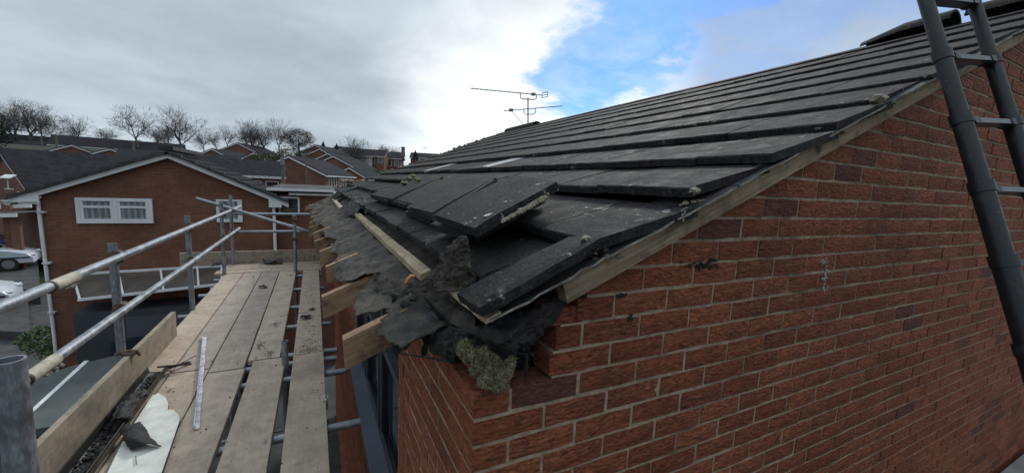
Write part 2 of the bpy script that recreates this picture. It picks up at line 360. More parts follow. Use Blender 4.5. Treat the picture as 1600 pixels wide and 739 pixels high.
def wall_brick(name, a, b, mort, sc=1.0):                   # brickwork too far off to tell the bricks apart
    t = MT(name, .85, .2)
    q = t.N.new('ShaderNodeTexBrick'); cb = t.N.new('ShaderNodeCombineXYZ'); sp = t.N.new('ShaderNodeSeparateXYZ'); t.L.new(t.obj, sp.inputs[0])
    t.L.new(t.math('ADD', sp.outputs[0], sp.outputs[1]), cb.inputs[0]); t.L.new(sp.outputs[2], cb.inputs[1]); t.L.new(cb.outputs[0], q.inputs['Vector'])
    q.inputs['Scale'].default_value = 1; q.inputs['Brick Width'].default_value = .225; q.inputs['Row Height'].default_value = .075
    q.inputs['Mortar Size'].default_value = .009; q.inputs['Color1'].default_value = a+(1,); q.inputs['Color2'].default_value = b+(1,); q.inputs['Mortar'].default_value = mort+(1,)
    n = t.noise(t.pos, .9, 6, .65); f = t.noise(t.pos, 9, 5, .7)
    c = t.mix(t.ramp(n, .35, .7, 0, .55), q.outputs['Color'], tuple(x*.5 for x in a)); c = t.mix(t.ramp(f, .5, .75, 0, .4), c, tuple(x*1.5 for x in b)); t.col(c)
    t.bump(q.outputs['Fac'], -.4, .006); return t.m
M['far_brick'] = wall_brick('orange_brown_brickwork', (.165, .070, .044), (.215, .092, .058), (.17, .11, .085))
M['far_brick2'] = wall_brick('brown_brickwork', (.16, .072, .050), (.21, .095, .066), (.16, .11, .088))
M['far_roof'] = simple('dark_tiled_roof', (.019, .020, .024), .9, .35, 3, .5, spec=.08, bd=.03)
M['far_tile'] = simple('grey_verge_tile', (.050, .053, .054), .9, .4, 5, .4)
M['render'] = simple('pale_render', (.45, .46, .45), .85, .15, 1, .1)
M['bark'] = simple('grey_bark', (.085, .083, .080), .9, .25, 1.5, 0)
M['conifer'] = simple('dark_conifer', (.018, .030, .018), .9, .4, 1.2, 0)
M['leafm'] = simple('shrub_leaf', (.05, .085, .025), .7, .5, 8, 0)
M['carwhite'] = simple('white_car_paint', (.42, .45, .50), .3, .05, 1, 0, 0, .6)
M['carblue'] = simple('blue_car_paint', (.02, .045, .15), .28, .1, 1, 0, 0, .6)
M['tyre'] = simple('tyre_rubber', (.02, .02, .02), .85, .2, 9, 0)
M['polyc'] = simple('brown_translucent_sheet', (.085, .072, .06), .55, .3, 2, .1)
M['shed'] = simple('slate_blue_panel', (.045, .052, .062), .6, .15, 1.5, .05)
t = MT('dry_moss', .95, .1); n = t.noise(t.pos, 60, 5, .7); t.col(t.mix(t.ramp(n, .3, .7), (.095, .085, .050), (.30, .275, .175))); M['moss'] = t.m
M['debris'] = simple('dark_debris', (.035, .028, .02), .9, .5, 30, 0)
M['rubble'] = simple('mortar_rubble', (.22, .19, .15), .95, .4, 20, .8)
M['alu'] = simple('aerial_aluminium', (.20, .21, .22), .5, .2, 10, 0, .6)
M['pole'] = simple('weathered_pole', (.13, .115, .10), .85, .3, 3, .2)
M['flatroof'] = simple('pale_flat_roof', (.20, .205, .20), .9, .2, 4, .4)
M['peel'] = simple('orange_scrap', (.55, .25, .11), .6, .2, 40, .2)
# ---------------------------------------------------------------- terrain and ground
def sstep(t): t = max(0, min(1, t)); return t*t*(3-2*t)
GZ = -5.5
def hz(x, y):
    r = math.hypot(x, y)
    return GZ+9.5*sstep((r-32)/95)+14*sstep((r-150)/600)-3.0*sstep((x-12)/60)*sstep((r-32)/95)
mb = MB(); NR, NA = 46, 72
for i in range(NR+1):
    r = 0.5+(i/NR)**2.6*2600
    for k in range(NA):
        a = 2*math.pi*k/NA; x = r*math.sin(a); y = r*math.cos(a); mb.v.append((x, y, hz(x, y)+(noise.noise(Vector((x*.05, y*.05, 0)))*.6 if r > 45 else 0)))
for i in range(NR):
    for k in range(NA): mb.f.append((i*NA+k, i*NA+(k+1) % NA, (i+1)*NA+(k+1) % NA, (i+1)*NA+k))
mb.f.append(tuple(range(NA)))
tag(mb.build('ground', M['ground'], smooth=True), kind='structure')
tag(MB().add([(-40, -12, GZ+.004), (14, -12, GZ+.004), (14, 30, GZ+.004), (-40, 30, GZ+.004)], [(0, 1, 2, 3)]).build('road', M['asphalt']), kind='structure')
def poly_at(pts, z): return [tuple(onZ(u, v, z)) for u, v in pts]
GR = -3.72
garage = empty('garage', tuple(onZ(150, 600, GZ)), 'flat grey felt roofed garage with a white strip across its roof, below the guard rails', 'garage')
dp = poly_at([(18, 606), (60, 590), (110, 572), (188, 553), (330, 548), (330, 640), (110, 661), (18, 676)], GR)
def gpart(mb_, nm, m_): o = mb_.build(nm, m_, garage); o.matrix_parent_inverse = Matrix.Translation(-garage.location); return o
n = len(dp); gpart(MB().add(dp+[(p[0], p[1], GR-.12) for p in dp], [tuple(range(n)), tuple(range(2*n-1, n-1, -1))]+[(i, n+i, n+(i+1) % n, (i+1) % n) for i in range(n)]), 'roof', M['drive'])
cx_ = sum(p[0] for p in dp)/n; cy_ = sum(p[1] for p in dp)/n; ip = [(cx_+(p[0]-cx_)*.94, cy_+(p[1]-cy_)*.94) for p in dp]
gpart(MB().add([(p[0], p[1], GR-.121) for p in ip]+[(p[0], p[1], GZ) for p in ip], [tuple(range(n)), tuple(range(2*n-1, n-1, -1))]+[(i, n+i, n+(i+1) % n, (i+1) % n) for i in range(n)]), 'wall', M['dark'])
ln = poly_at([(40, 647), (47, 647), (139, 563), (132, 563)], GR+.012)
gpart(MB().add(ln+[(p[0], p[1], GR-.02) for p in ln], [(0, 1, 2, 3), (7, 6, 5, 4), (0, 4, 5, 1), (1, 5, 6, 2), (2, 6, 7, 3), (3, 7, 4, 0)]), 'white_strip', M['paint'])
# ---------------------------------------------------------------- the house being re-roofed
house = empty('brick_house', (0.362, 0.9, GZ), 'near red brick house with its tiled roof partly stripped at the eaves, beside the scaffold', 'house')
def hl(name, me): o = link(name, me, house); o.matrix_parent_inverse = Matrix.Translation((-.362, -.9, -GZ)); return o
def hb(mb, name, m, smooth=False): return hl(name, mb.mesh(name, m, smooth))
XW, YG, YE, XR = .362, .9, 9.5, 4.5
def zR(x): return .415*x-.537 if x <= XR else .415*(2*XR-x)-.537   # rafter top
XE = 2*XR-XW
BJ = .0105; BL = .2145; BH = .0645
Z0 = -.618+.0085                                            # underside of the corner brick
CH = .0768
# wall cores (mortar) with the bricks bedded in them
ww0, ww1, wz0, wz1 = 1.93, 4.5, -1.86, -.60                 # window opening in the front wall
core = MB()
core.prism([(XW+.0038, GZ), (XE, GZ), (XE, zR(XE)-.02), (XR, zR(XR)-.02), (.72, zR(.72)-.03), (.68, -.385), (.62, -.385), (.62, -.462), (.600, -.462), (.600, -.549), (XW+.0038, -.549)], 'y', YG+.0045, YG+.10)
gw = hb(core, 'gable_wall', M['mortar'])
fwm = MB()
ZT = -.546
fwm.box(XW+.0038, XW+.10, YG+.10, ww0, GZ, ZT-.004).box(XW+.0038, XW+.10, ww1, YE, GZ, ZT-.004).box(XW+.0038, XW+.10, ww0, ww1, GZ, wz0).box(XW+.0038, XW+.10, ww0, ww1, wz1, ZT-.004)
fwall = hb(fwm, 'front_wall', M['mortar'])
hb(MB().box(XE-.1, XE, YG+.1, YE, GZ, -.55).box(XW+.1, XE-.1, YE-.1, YE, GZ, -.55), 'rear_wall', M['far_brick'])
def rough_brick(sx, sy, sz, seed, faces='f'):
    """brick with uneven face: a coarse bevelled block, front face -Y and left face -X jittered"""
    rnd = random.Random(seed); nx = max(2, int(round(sx/.055))); mb = MB(); P = []
    def jit(a): return (rnd.random()-.5)*a
    e = .0022
    front = []
    for j in range(3):
        rw = []
        for i in range(nx+1):
            x = sx*i/nx; z = sz*j/2; edge = (i in (0, nx)) or (j in (0, 2))
            rw.append(len(mb.v)); mb.v.append((x+(jit(.003) if 0 < i < nx else (e if i == 0 else -e)*.4), (e if edge else -.0025)+jit(.0022), z+(jit(.0045) if j != 1 else jit(.01))))
        front.append(rw)
    back = [len(mb.v)+i for i in range(4)]; mb.v += [(0, sy, 0), (sx, sy, 0), (sx, sy, sz), (0, sy, sz)]
    for j in range(2):
        for i in range(nx): mb.f.append((front[j][i], front[j][i+1], front[j+1][i+1], front[j+1][i]))
    mb.f.append(tuple(front[0][::-1])+(back[0], back[1])); mb.f.append(tuple(front[2])+(back[2], back[3]))
    mb.f.append((front[0][0], front[1][0], front[2][0], back[3], back[0])); mb.f.append((front[0][nx], back[1], back[2], front[2][nx], front[1][nx]))
    mb.f.append((back[0], back[3], back[2], back[1]))
    return mb
BM = {}
def bmesh_for(kind, sx, sy, k):
    key = (kind, k)
    if key not in BM: BM[key] = rough_brick(sx, sy, BH, hash(key[0]) % 97+k*13 if False else (len(kind)*31+k*13)).mesh('brick', M['brick'])
    return BM[key]
def clip(poly, f):
    out = []
    for i in range(len(poly)):
        a, b = poly[i], poly[(i+1) % len(poly)]; fa, fb = f(a), f(b)
        if fa <= 0: out.append(a)
        if fa*fb < 0: t = fa/(fa-fb); out.append((a[0]+(b[0]-a[0])*t, a[1]+(b[1]-a[1])*t))
    return out
def pix(p):
    p = Vector(p); c = _X*p.x+_Y*p.y+_Z*p.z
    return (CX+F*c.x/c.z, CY-F*c.y/c.z, c.z) if c.z > .05 else (9e9, 9e9, c.z)
cands = []                                                  # (size seen, wall, origin, length, polygon or None)
ncourse = int((1.5-Z0)/CH)
for k in range(-64, 30):
    z = Z0+k*CH
    if z < GZ: continue
    par = k % 2 == 0
    x = XW+(BJ+.1025 if par else BL+BJ)                     # after the corner brick
    x = XW+.1025+BJ if par else XW+BL+BJ
    while x < XE-.02:
        x1 = min(x+BL, XE)
        poly = clip([(x, z), (x1, z), (x1, z+BH), (x, z+BH)], lambda p: p[1]-(zR(p[0])-.012))
        start = .362 if k <= 0 else (.587 if k == 1 else (.605 if k == 2 else .67))
        if x < start: poly = clip(poly, lambda p: start-p[0])
        if len(poly) >= 3 and x1 > start+.02:
            u, v, d = pix(((x+x1)/2, YG, z+BH/2))
            vis = d > .1 and -60 < u < 1660 and -40 < v < 800
            cands.append(((1/d if vis else 0), 'g', (x, YG, z), x1-x, None if len(poly) == 4 and abs(poly[2][1]-z-BH) < 1e-6 and abs(poly[3][1]-z-BH) < 1e-6 and x >= start else poly))
        x = x1+BJ
    if z+BH < ZT+.01:
        y = YG+(BL+BJ if par else .1025+BJ)
        while y < YE:
            y1 = min(y+BL, YE)
            if z+BH > wz0 and z < wz1+.01:                 # window opening
                if y < ww0 < y1: y1n = ww0-.002
                elif ww0 <= y < ww1:
                    y2 = y
                    while y2 < ww1-.001: y2 += BL+BJ
                    y = ww1+.002+(0 if par else .112); 
                    if not par: cands.append((.4, 'f', (XW, ww1+.002, z), .1, None))
                    continue
                else: y1n = y1
            else: y1n = y1
            if y1n-y > .02:
                u, v, d = pix((XW, (y+y1n)/2, z+BH/2))
                vis = d > .1 and 480 < u < 760 and 380 < v < 800
                cands.append(((.8/d if vis else 0), 'f', (XW, y, z), y1n-y, None))
            y = y1+BJ
    if k <= 0:                                              # corner brick
        u, v, d = pix((XW, YG, z)); cands.append(((2/d if v < 800 else 0), 'c', (XW, YG, z), 1 if par else 2, None))
cands.sort(key=lambda c: -c[0])
stuffg = MB(); stufff = MB(); rot90 = Matrix(((0, 1, 0, 0), (-1, 0, 0, 0), (0, 0, 1, 0), (0, 0, 0, 1)))
for i, (s_, w_, o_, l_, pl) in enumerate(cands):
    x, y, z = o_; jx, jy, jz = (random.random()-.5)*.004, (random.random()-.5)*.003, (random.random()-.5)*.003
    if i < 296 and s_ > 0:
        if pl is not None:
            me = MB().prism(pl, 'y', YG+jy, YG+.08).mesh('brick', M['brick']); hl_o = hl('brick', me); loc = (0, 0, 0)
        elif w_ == 'c':
            me = bmesh_for('ce' if l_ == 1 else 'co', .1025 if l_ == 1 else BL, BL if l_ == 1 else .1025, 0); hl_o = hl('brick', me); loc = (x, y+jy*.3, z)
        elif w_ == 'g':
            full = abs(l_-BL) < .001; me = bmesh_for('g', BL, .09, i % 9) if full else rough_brick(l_, .09, BH, i).mesh('brick', M['brick'])
            hl_o = hl('brick', me); loc = (x+jx, y+jy, z+jz)
        else:
            full = abs(l_-BL) < .001; me = bmesh_for('g', BL, .09, i % 9) if full else rough_brick(l_, .09, BH, i).mesh('brick', M['brick'])
            hl_o = hl('brick', me); loc = (x+jy, y+l_, z+jz)
        par_ = gw if w_ != 'f' else fwall
        hl_o.parent = par_; hl_o.matrix_parent_inverse = Matrix.Identity(4)
        # walls sit at world coordinates of the mesh, so a brick's own location is its world place
        if w_ == 'f' : hl_o.rotation_euler = (0, 0, -math.pi/2)
        hl_o.location = loc
    else:
        if pl is not None: stuffg.prism(pl, 'y', YG+jy, YG+.08)
        elif w_ == 'c': (stuffg).box(x, x+(.1025 if l_ == 1 else BL), y, y+(BL if l_ == 1 else .1025), z, z+BH)
        elif w_ == 'g': stuffg.box(x, x+l_, y+jy, y+.08, z, z+BH)
        else: stufff.box(x+jy, x+.08, y, y+l_, z, z+BH)
# parts of the walls: world-placed meshes under world-placed meshes
for mbx, pr in ((stuffg, gw), (stufff, fwall)):
    o = link('brickwork', mbx.mesh('brickwork', M['brick']), pr); o['kind'] = 'stuff'
# window in the front wall
FX = XW+.035
win = MB(); fr = .06
win.box(FX, FX+.06, ww0, ww1, wz0+.01, wz0+.075).box(FX, FX+.06, ww0, ww1, wz1-.06, wz1)
for yy in (ww0+.001, 2.72, 3.55, ww1-fr-.001): win.box(FX+.001, FX+.059, yy, yy+fr, wz0+.076, wz1-.061)
win.box(FX+.004, FX+.056, ww0+fr+.002, ww1-fr-.002, -1.17, -1.115)
wf = hb(win, 'window', M['anthracite']); wf['label'] = 'anthracite framed window below the torn eaves'
def sub(mb_, name, m, parent, smooth=False): return link(name, mb_.mesh(name, m, smooth), parent)
for a_, b_ in ((ww0+fr, 2.72), (2.72+fr, 3.55), (3.55+fr, ww1-fr)):
    sub(MB().box(FX+.028, FX+.034, a_, b_, wz0+.07, -1.17), 'pane', M['glass'], wf); sub(MB().box(FX+.028, FX+.034, a_, b_, -1.115, wz1-.06), 'pane', M['glass'], wf)
    s2 = MB(); s2.box(FX-.012, FX+.0, a_+.012, b_-.012, wz0+.082, wz0+.125).box(FX-.012, FX, a_+.012, a_+.052, wz0+.126, -1.176).box(FX-.012, FX, b_-.052, b_-.012, wz0+.126, -1.176)
    sub(s2, 'sash', M['anthracite'], wf)
sub(MB().hexa([(XW-.075, ww0-.02, wz0-.028), (FX+.001, ww0-.02, wz0-.018), (FX+.001, ww1+.02, wz0-.018), (XW-.075, ww1+.02, wz0-.028),
               (XW-.075, ww0-.02, wz0-.004), (FX+.001, ww0-.02, wz0+.009), (FX+.001, ww1+.02, wz0+.009), (XW-.075, ww1+.02, wz0-.004)]), 'sill', M['sill'], wf)
# roof timbers
yv = YG-.045
RN = (Vector((-.415, 0, 1))).normalized()
mb = MB(); xb = .594
mb.prism([(xb+.010, zR(xb)-.016), (XR, zR(XR)-.016), (XR, zR(XR)+.048), (xb-.012, zR(xb)+.045)], 'y', yv, YG-.004)
bg_ = hb(mb, 'bargeboard', M['barge']); bg_['label'] = 'weathered grey timber rafter along the gable edge'
hb(MB().prism([(XR+.002, zR(XR)-.075), (XE+.3, zR(XE+.3)-.075), (XE+.3, zR(XE+.3)), (XR+.002, zR(XR))], 'y', yv, YG-.004), 'bargeboard', M['barge'])
# undercloak: a ragged strip of fibre cement along the verge
mb = MB(); x = .405; rnd = random.Random(4)
segs = [(.372, 1.22), (1.222, 2.43), (2.432, 3.64), (3.642, XR)]
for a_, b_ in segs:
    m_ = MB(); N_ = 26; vs = []
    for i in range(N_+1):
        xx = a_+(b_-a_)*i/N_; z = zR(xx)+.056; e = YG-.075+rnd.random()*.010+(.01 if rnd.random() < .15 else 0)
        vs += [(xx, e, z), (xx, 1.03, z), (xx, e, z+.006+rnd.random()*.002), (xx, 1.03, z+.007)]
    fs = []
    for i in range(N_):
        q = i*4; r_ = q+4; fs += [(q, q+1, r_+1, r_), (q+2, r_+2, r_+3, q+3), (q, r_, r_+2, q+2), (q+1, q+3, r_+3, r_+1)]
    fs += [(0, 2, 3, 1), (N_*4, N_*4+1, N_*4+3, N_*4+2)]
    m_.add(vs, fs); uo = hb(m_, 'undercloak', M['undercloak']); uo.data.materials.append(M['edge'])
    for p in uo.data.polygons:
        if all(uo.data.vertices[q].co.y < YG for q in p.vertices) or (a_ < .5 and all(uo.data.vertices[q].co.x < a_+.001 for q in p.vertices)): p.material_index = 1
y = 1.33; ri = 0
while y < YE-.05:
    xe = .075-.030*(y-1.33)+(0 if ri else 0)+((random.random()-.5)*.12 if ri else 0)
    xe = max(xe, -.16)
    drop = .098
    mb = MB().prism([(xe+.004, zR(xe)-drop-.006), (xe+.50, zR(xe+.5)-drop), (XR-.02, zR(XR-.02)-drop), (XR-.02, zR(XR-.02)-.002), (xe-.002, zR(xe)-.004)], 'y', y-.024, y+.024)
    hb(mb, 'rafter', M['rafter']); ri += 1
    hb(MB().prism([(XR+.02, zR(XR)-drop), (XE+.3, zR(XE+.3)-drop), (XE+.3, zR(XE+.3)-.002), (XR+.02, zR(XR+.02)-.002)], 'y', y-.024, y+.024), 'rafter', M['rafter'])
    y += .60
# dark loft board so no light leaks through the roof, and a ceiling
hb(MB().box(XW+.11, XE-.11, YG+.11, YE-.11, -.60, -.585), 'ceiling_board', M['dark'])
# battens: one long bare one by the eaves, others under the tiles
def battn(xc, y0, y1, lift=.018, w=.02, th=.025):
    m_ = MB(); z0 = zR(xc); n_ = 10; rnd = random.Random(int(xc*1000+y0*10))
    vs = []
    for i in range(n_+1):
        yy = y0+(y1-y0)*i/n_; xx = xc+(rnd.random()-.5)*.004; zc = zR(xx)+lift
        for dx, dz in ((-w, 0), (w, 0), (w, th), (-w, th)): vs.append((xx+dx, yy, zc+dz+dx*.415))
    fs = [(3, 2, 1, 0), tuple(n_*4+k for k in range(4))]
    for i in range(n_):
        for k in range(4): fs.append((i*4+k, i*4+(k+1) % 4, i*4+4+(k+1) % 4, i*4+4+k))
    m_.add(vs, fs); return hb(m_, 'batten', M['batten'])
b1 = battn(.372, 1.46, 5.0); b1['label'] = 'long bare roofing batten left exposed above the torn felt'
battn(.30, 5.5, 8.4); 
b3 = battn(.380, .840, 1.20, .056, .019, .012); b3['label'] = 'short broken batten end under the loose corner tile'
# sarking felt, sagging over the rafters and torn off at the eaves
def zF(x, y):
    ph = ((y-1.33) % .6)/.6; sag = math.sin(ph*math.pi)
    out = max(0, .30-x)
    return zR(x)+.010-.022*sag*(1 if x < .5 else .35)-out*.10*sag
rowsx = [.80, .60, .42, .31, .21, .12]
ctrl = []
for j, xx in enumerate(rowsx):
    r_ = []; yy = 1.08
    while yy < YE-.2:
        xl = xx-.034*(yy-1.3)*(1 if xx < .3 else 0)+(.10*max(0, 1-(yy-1.0)/.5) if xx < .25 else 0)
        xl += .07*noise.noise(Vector((yy*1.6, 3.3, 0)))*(1 if xx < .3 else 0)
        r_.append((xl, yy, zF(xl, yy)+(.02*noise.noise(Vector((xx*5, yy*2, 1))) if xx < .4 else 0))); yy += .15
    ctrl.append(r_)
me = sheet(ctrl, 460, 60, .019, 3.6, 2, .20, .004, '1', 1.0); me.materials.append(M['felt']); fo = hl('roofing_felt', me)
fo['label'] = 'grey-black roofing felt sagging and torn off in rags along the eaves'
# felt under all the tiles (upper roof) both slopes
mb = MB().prism([(.76, zR(.76)+.004), (XR, zR(XR)+.004), (XR, zR(XR)+.008), (.76, zR(.76)+.008)], 'y', 1.0, YE-.04)
mb.prism([(XR+.01, zR(XR)+.004), (XE+.3, zR(XE+.3)+.004), (XE+.3, zR(XE+.3)+.008), (XR+.01, zR(XR)+.008)], 'y', .88, YE-.04)
hb(mb, 'upper_felt', M['felt_dark'])
P = lambda u, v, d: at(u, v, d)
ctrl = [[P(548, 302, 5.2), P(562, 306, 4.6), P(578, 312, 4.1)], [P(540, 322, 4.6), P(560, 318, 4.2), P(588, 322, 3.7)], [P(535, 340, 4.2), P(552, 336, 3.9), P(580, 334, 3.5)]]
me = sheet(ctrl, 34, 30, .03, 9, 71, .15, .004, '0123', 1.0); me.materials.append(M['felt_dark']); o = hl('felt_rag', me); o['label'] = 'dark crumpled felt thrown over the bare batten'
# torn flap of felt standing up near the corner
ctrl = [[P(618, 462, 1.40), P(660, 456, 1.28), P(700, 455, 1.17), P(742, 452, 1.10)],
        [P(645, 440, 1.36), P(678, 428, 1.26), P(706, 424, 1.17), P(740, 424, 1.10)],
        [P(676, 420, 1.30), P(692, 404, 1.23), P(712, 396, 1.16), P(738, 396, 1.11)],
        [P(694, 398, 1.24), P(705, 380, 1.20), P(718, 368, 1.15), P(734, 376, 1.12)]]
me = sheet(ctrl, 90, 90, .015, 21, 5, .30, .0035, '123', 1.0); me.materials.append(M['felt']); o = hl('torn_flap', me); o['label'] = 'ragged flap of felt standing up beside the corner tile'
ctrl = [[P(528, 405, 2.5), P(560, 418, 2.1), P(600, 432, 1.75), P(640, 440, 1.52), P(690, 446, 1.36), P(735, 478, 1.18)],
        [P(525, 420, 2.4), P(560, 437, 2.0), P(600, 452, 1.62), P(645, 462, 1.42), P(695, 474, 1.24), P(742, 496, 1.08)],
        [P(535, 432, 2.3), P(575, 452, 1.9), P(612, 468, 1.52), P(650, 484, 1.34), P(698, 504, 1.16), P(748, 520, 1.04)]]
me = sheet(ctrl, 110, 44, .022, 9, 9, .20, .004, '12', 1.0); me.materials.append(M['felt']); o = hl('eaves_felt', me); o['label'] = 'sagging roll of torn felt hanging over the wall top by the first rafter'
# black crumpled mass over the wall corner
ctrl = [[P(640, 476, 1.36), P(690, 476, 1.32), P(735, 492, 1.22), P(775, 505, 1.12), P(830, 478, 1.10), P(885, 462, 1.12)],
        [P(645, 500, 1.31), P(688, 500, 1.20), P(735, 512, 1.07), P(780, 520, 1.02), P(832, 500, 1.07), P(882, 480, 1.11)],
        [P(655, 525, 1.28), P(690, 532, 1.17), P(732, 534, 1.06), P(782, 545, 1.02), P(828, 525, 1.07), P(870, 500, 1.11)],
        [P(668, 545, 1.26), P(692, 556, 1.15), P(722, 556, 1.07), P(775, 566, 1.03), P(812, 548, 1.075), P(846, 515, 1.12)]]
me = sheet(ctrl, 120, 70, .020, 11, 13, .10, .004, '1', 1.0); me.materials.append(M['felt_dark']); o = hl('corner_felt', me); o['label'] = 'black crumpled felt hanging over the wall corner'
ctrl = [[P(628, 470, 1.36), P(650, 478, 1.33), P(672, 490, 1.28)], [P(622, 520, 1.36), P(645, 510, 1.33), P(668, 512, 1.28)], [P(614, 553, 1.36), P(627, 552, 1.34), P(640, 535, 1.31)]]
me = sheet(ctrl, 30, 40, .012, 16, 31, .15, .004, '123', .8); me.materials.append(M['felt_dark']); o = hl('felt_rag', me); o['label'] = 'small black rag of felt dangling behind the first rafter'
ctrl = [[P(505, 398, 3.2), P(540, 396, 3.0), P(580, 388, 2.8), P(612, 378, 2.65)], [P(508, 408, 3.1), P(545, 406, 2.9), P(585, 398, 2.7), P(618, 388, 2.55)]]
me = sheet(ctrl, 60, 10, .012, 9, 41, .18, .004, '0123', 1.0); me.materials.append(M['felt_dark']); o = hl('felt_rag', me); o['label'] = 'long curled strip of black felt hanging off the eaves'
for i, (u, v, d, w_, l_, kx) in enumerate(((700, 545, 1.08, 14, 26, 3), (668, 540, 1.20, 10, 22, -4), (742, 540, 1.05, 10, 18, 5), (590, 436, 1.75, 12, 20, -3), (548, 428, 2.2, 10, 16, -4), (615, 470, 1.45, 12, 22, 2), (820, 540, 1.06, 9, 16, 2))):
    ctrl = [[P(u-w_/2, v-10, d+.02), P(u, v-12, d+.005), P(u+w_/2, v-10, d+.02)], [P(u-w_/2+kx, v+l_*.35, d-.01), P(u+kx, v+l_*.3, d+.01), P(u+w_/2+kx, v+l_*.4, d-.005)], [P(u-w_/5+kx*2, v+l_*.9, d+.015), P(u+kx*2, v+l_, d), P(u+w_/4+kx*2, v+l_*.8, d+.01)]]
    me = sheet(ctrl, 14, 26, .006, 30, 80+i, .16, .0025, '123', 1.0); me.materials.append(M['felt_dark'] if i != 3 else M['felt']); hl('felt_tatter', me)
# dark box added behind the corner, standing in for the loft's shade
hb(MB().box(.55, .60, 1.02, 1.9, -.58, -.36), 'loft_shade_box', M['dark'])
# small marks on the gable brickwork
tf = MB(); rnd = random.Random(17)
for (u, v, w_, h_, n_) in ((1096, 414, 24, 5, 60), (985, 496, 7, 6, 14), (1112, 406, 8, 5, 20), (822, 575, 5, 14, 16), (972, 462, 12, 3, 14)):
    for i in range(n_):
        p_ = onY(u+rnd.gauss(0, .4)*w_, v+rnd.gauss(0, .4)*h_, YG-.002); tf = lump(p_, rnd.uniform(.002, .006), rnd.randint(0, 999), tf, 0, .8)
o = tf.build('soot_tuft', M['debris'], gw); o['kind'] = 'stuff'
tf = MB()
for i in range(46):
    p_ = onY(1289+rnd.gauss(0, 2.5), 404+rnd.random()*52, YG-.0005); tf = lump(p_, rnd.uniform(.0015, .0045), rnd.randint(0, 999), tf, 0, 1.3)
o = tf.build('white_droppings', M['lichen'], gw); o['kind'] = 'stuff'
# cut brick in shadow beside the barge end
o = hl('brick', rough_brick(.11, .09, .05, 77).mesh('brick', M['brick'])); o.location = tuple(Vector((.585, .902, -.385))-Vector((0, 0, 0))); o.parent = gw; o.matrix_parent_inverse = Matrix.Identity(4)
# roof tiles
TW = .30; TL = .415; TT = .031
def tile_mesh(seed, w=TW-.004, l=TL, th=TT):
    rnd = random.Random(seed); mb = MB(); j = lambda a: (rnd.random()-.5)*a
    c = .005; nx = 3; top = []; bot = []
    ys = [0, w*.33+j(.02), w*.66+j(.02), w]
    vt = []
    for yy in ys: vt.append((j(.005), yy, -c+j(.002)))        # leading edge, chamfer low
    for yy in ys: vt.append((c+j(.003), yy, j(.0015)))
    for yy in ys: vt.append((l, yy, j(.001)))
    for yy in ys: vt.append((j(.004), yy, -th+j(.003)))
    for yy in ys: vt.append((l, yy, -th))
    fs = []
    for i in range(3):
        fs += [(i, i+1, 5+i, 4+i), (4+i, 5+i, 9+i, 8+i), (12+i, 13+i, 1+i, i), (16+i, 17+i, 13+i, 12+i), (8+i, 9+i, 17+i, 16+i)]
    fs += [(0, 4, 8, 16, 12), (3, 15, 19, 11, 7)]
    mb.add(vt, fs); return mb.mesh('roof_tile', M['tile'])
TM = [tile_mesh(i) for i in range(8)]; TH = tile_mesh(50, TW*.5)
XK = [.40, .665, 1.03, 1.37, 1.75, 2.11]
while XK[-1]+.345 < XR-.12: XK.append(XK[-1]+.345)
def hlead(x): return .128 if x < .9 else .128-(.043*min(1, (x-.9)/1.3))
roof = hb(MB().box(.9, .95, 1.2, 1.25, zR(.9)+.01, zR(.9)+.02), 'roof', M['batten'])
tl = []
for k, x in enumerate(XK):
    y = YG-.055+(random.random()-.5)*.05; first = True
    L_ = min(TL*.925, XR-x+.01)
    while y < YE+.04:
        half = first and k % 2 == 0; w = TW*.5 if half else TW
        if not ((k == 0 and y < 1.0 and first)):
            tl.append((k, x, y, w, half))
        first = False; y += w
tl.sort(key=lambda q: -1/math.hypot(q[1], q[2]))
def basis(o_, u_, v_): 
    u_ = u_.normalized(); w_ = u_.cross(v_).normalized(); v_ = w_.cross(u_)
    return Matrix(((u_.x, v_.x, w_.x, o_.x), (u_.y, v_.y, w_.y, o_.y), (u_.z, v_.z, w_.z, o_.z), (0, 0, 0, 1)))
tiles_far = MB()
vis_n = 0
for i, (k, x, y, w, half) in enumerate(tl):
    jx = (random.random()-.5)*(.016 if x < 1.5 else .008); jz = (random.random()-.5)*(.008 if x < 1.5 else .004)
    lift = hlead(x); L_ = TL
    if k == 0: jx += .02*noise.noise(Vector((y*2, 0, 0))); lift -= .01*random.random()
    a = Vector((x+jx, y, zR(x)+lift+jz)); hx = min(x+jx+.384, XR+.012); b_ = Vector((hx, y+(random.random()-.5)*.008, zR(min(hx, XR))+.066+jz*.5))
    u_ = (b_-a); sc = u_.length/TL
    mw = basis(a, u_, Vector((0, 1, (random.random()-.5)*.012)))
    if i < 288:
        o = link('roof_tile', TH if half else TM[i % 8], roof); o.matrix_basis = mw; 
        if sc < .97: o.scale = (sc, 1, 1)
    else:
        tiles_far.add([mw @ Vector(q) for q in [(0, 0, -TT), (u_.length, 0, -TT), (u_.length, w-.003, -TT), (0, w-.003, -TT), (0, 0, 0), (u_.length, 0, 0), (u_.length, w-.003, 0), (0, w-.003, 0)]],
                      [(3, 2, 1, 0), (4, 5, 6, 7), (0, 1, 5, 4), (1, 2, 6, 5), (2, 3, 7, 6), (3, 0, 4, 7)])
if tiles_far.v: o = tiles_far.build('far_roof_tiles', M['tile'], roof); o['kind'] = 'stuff'
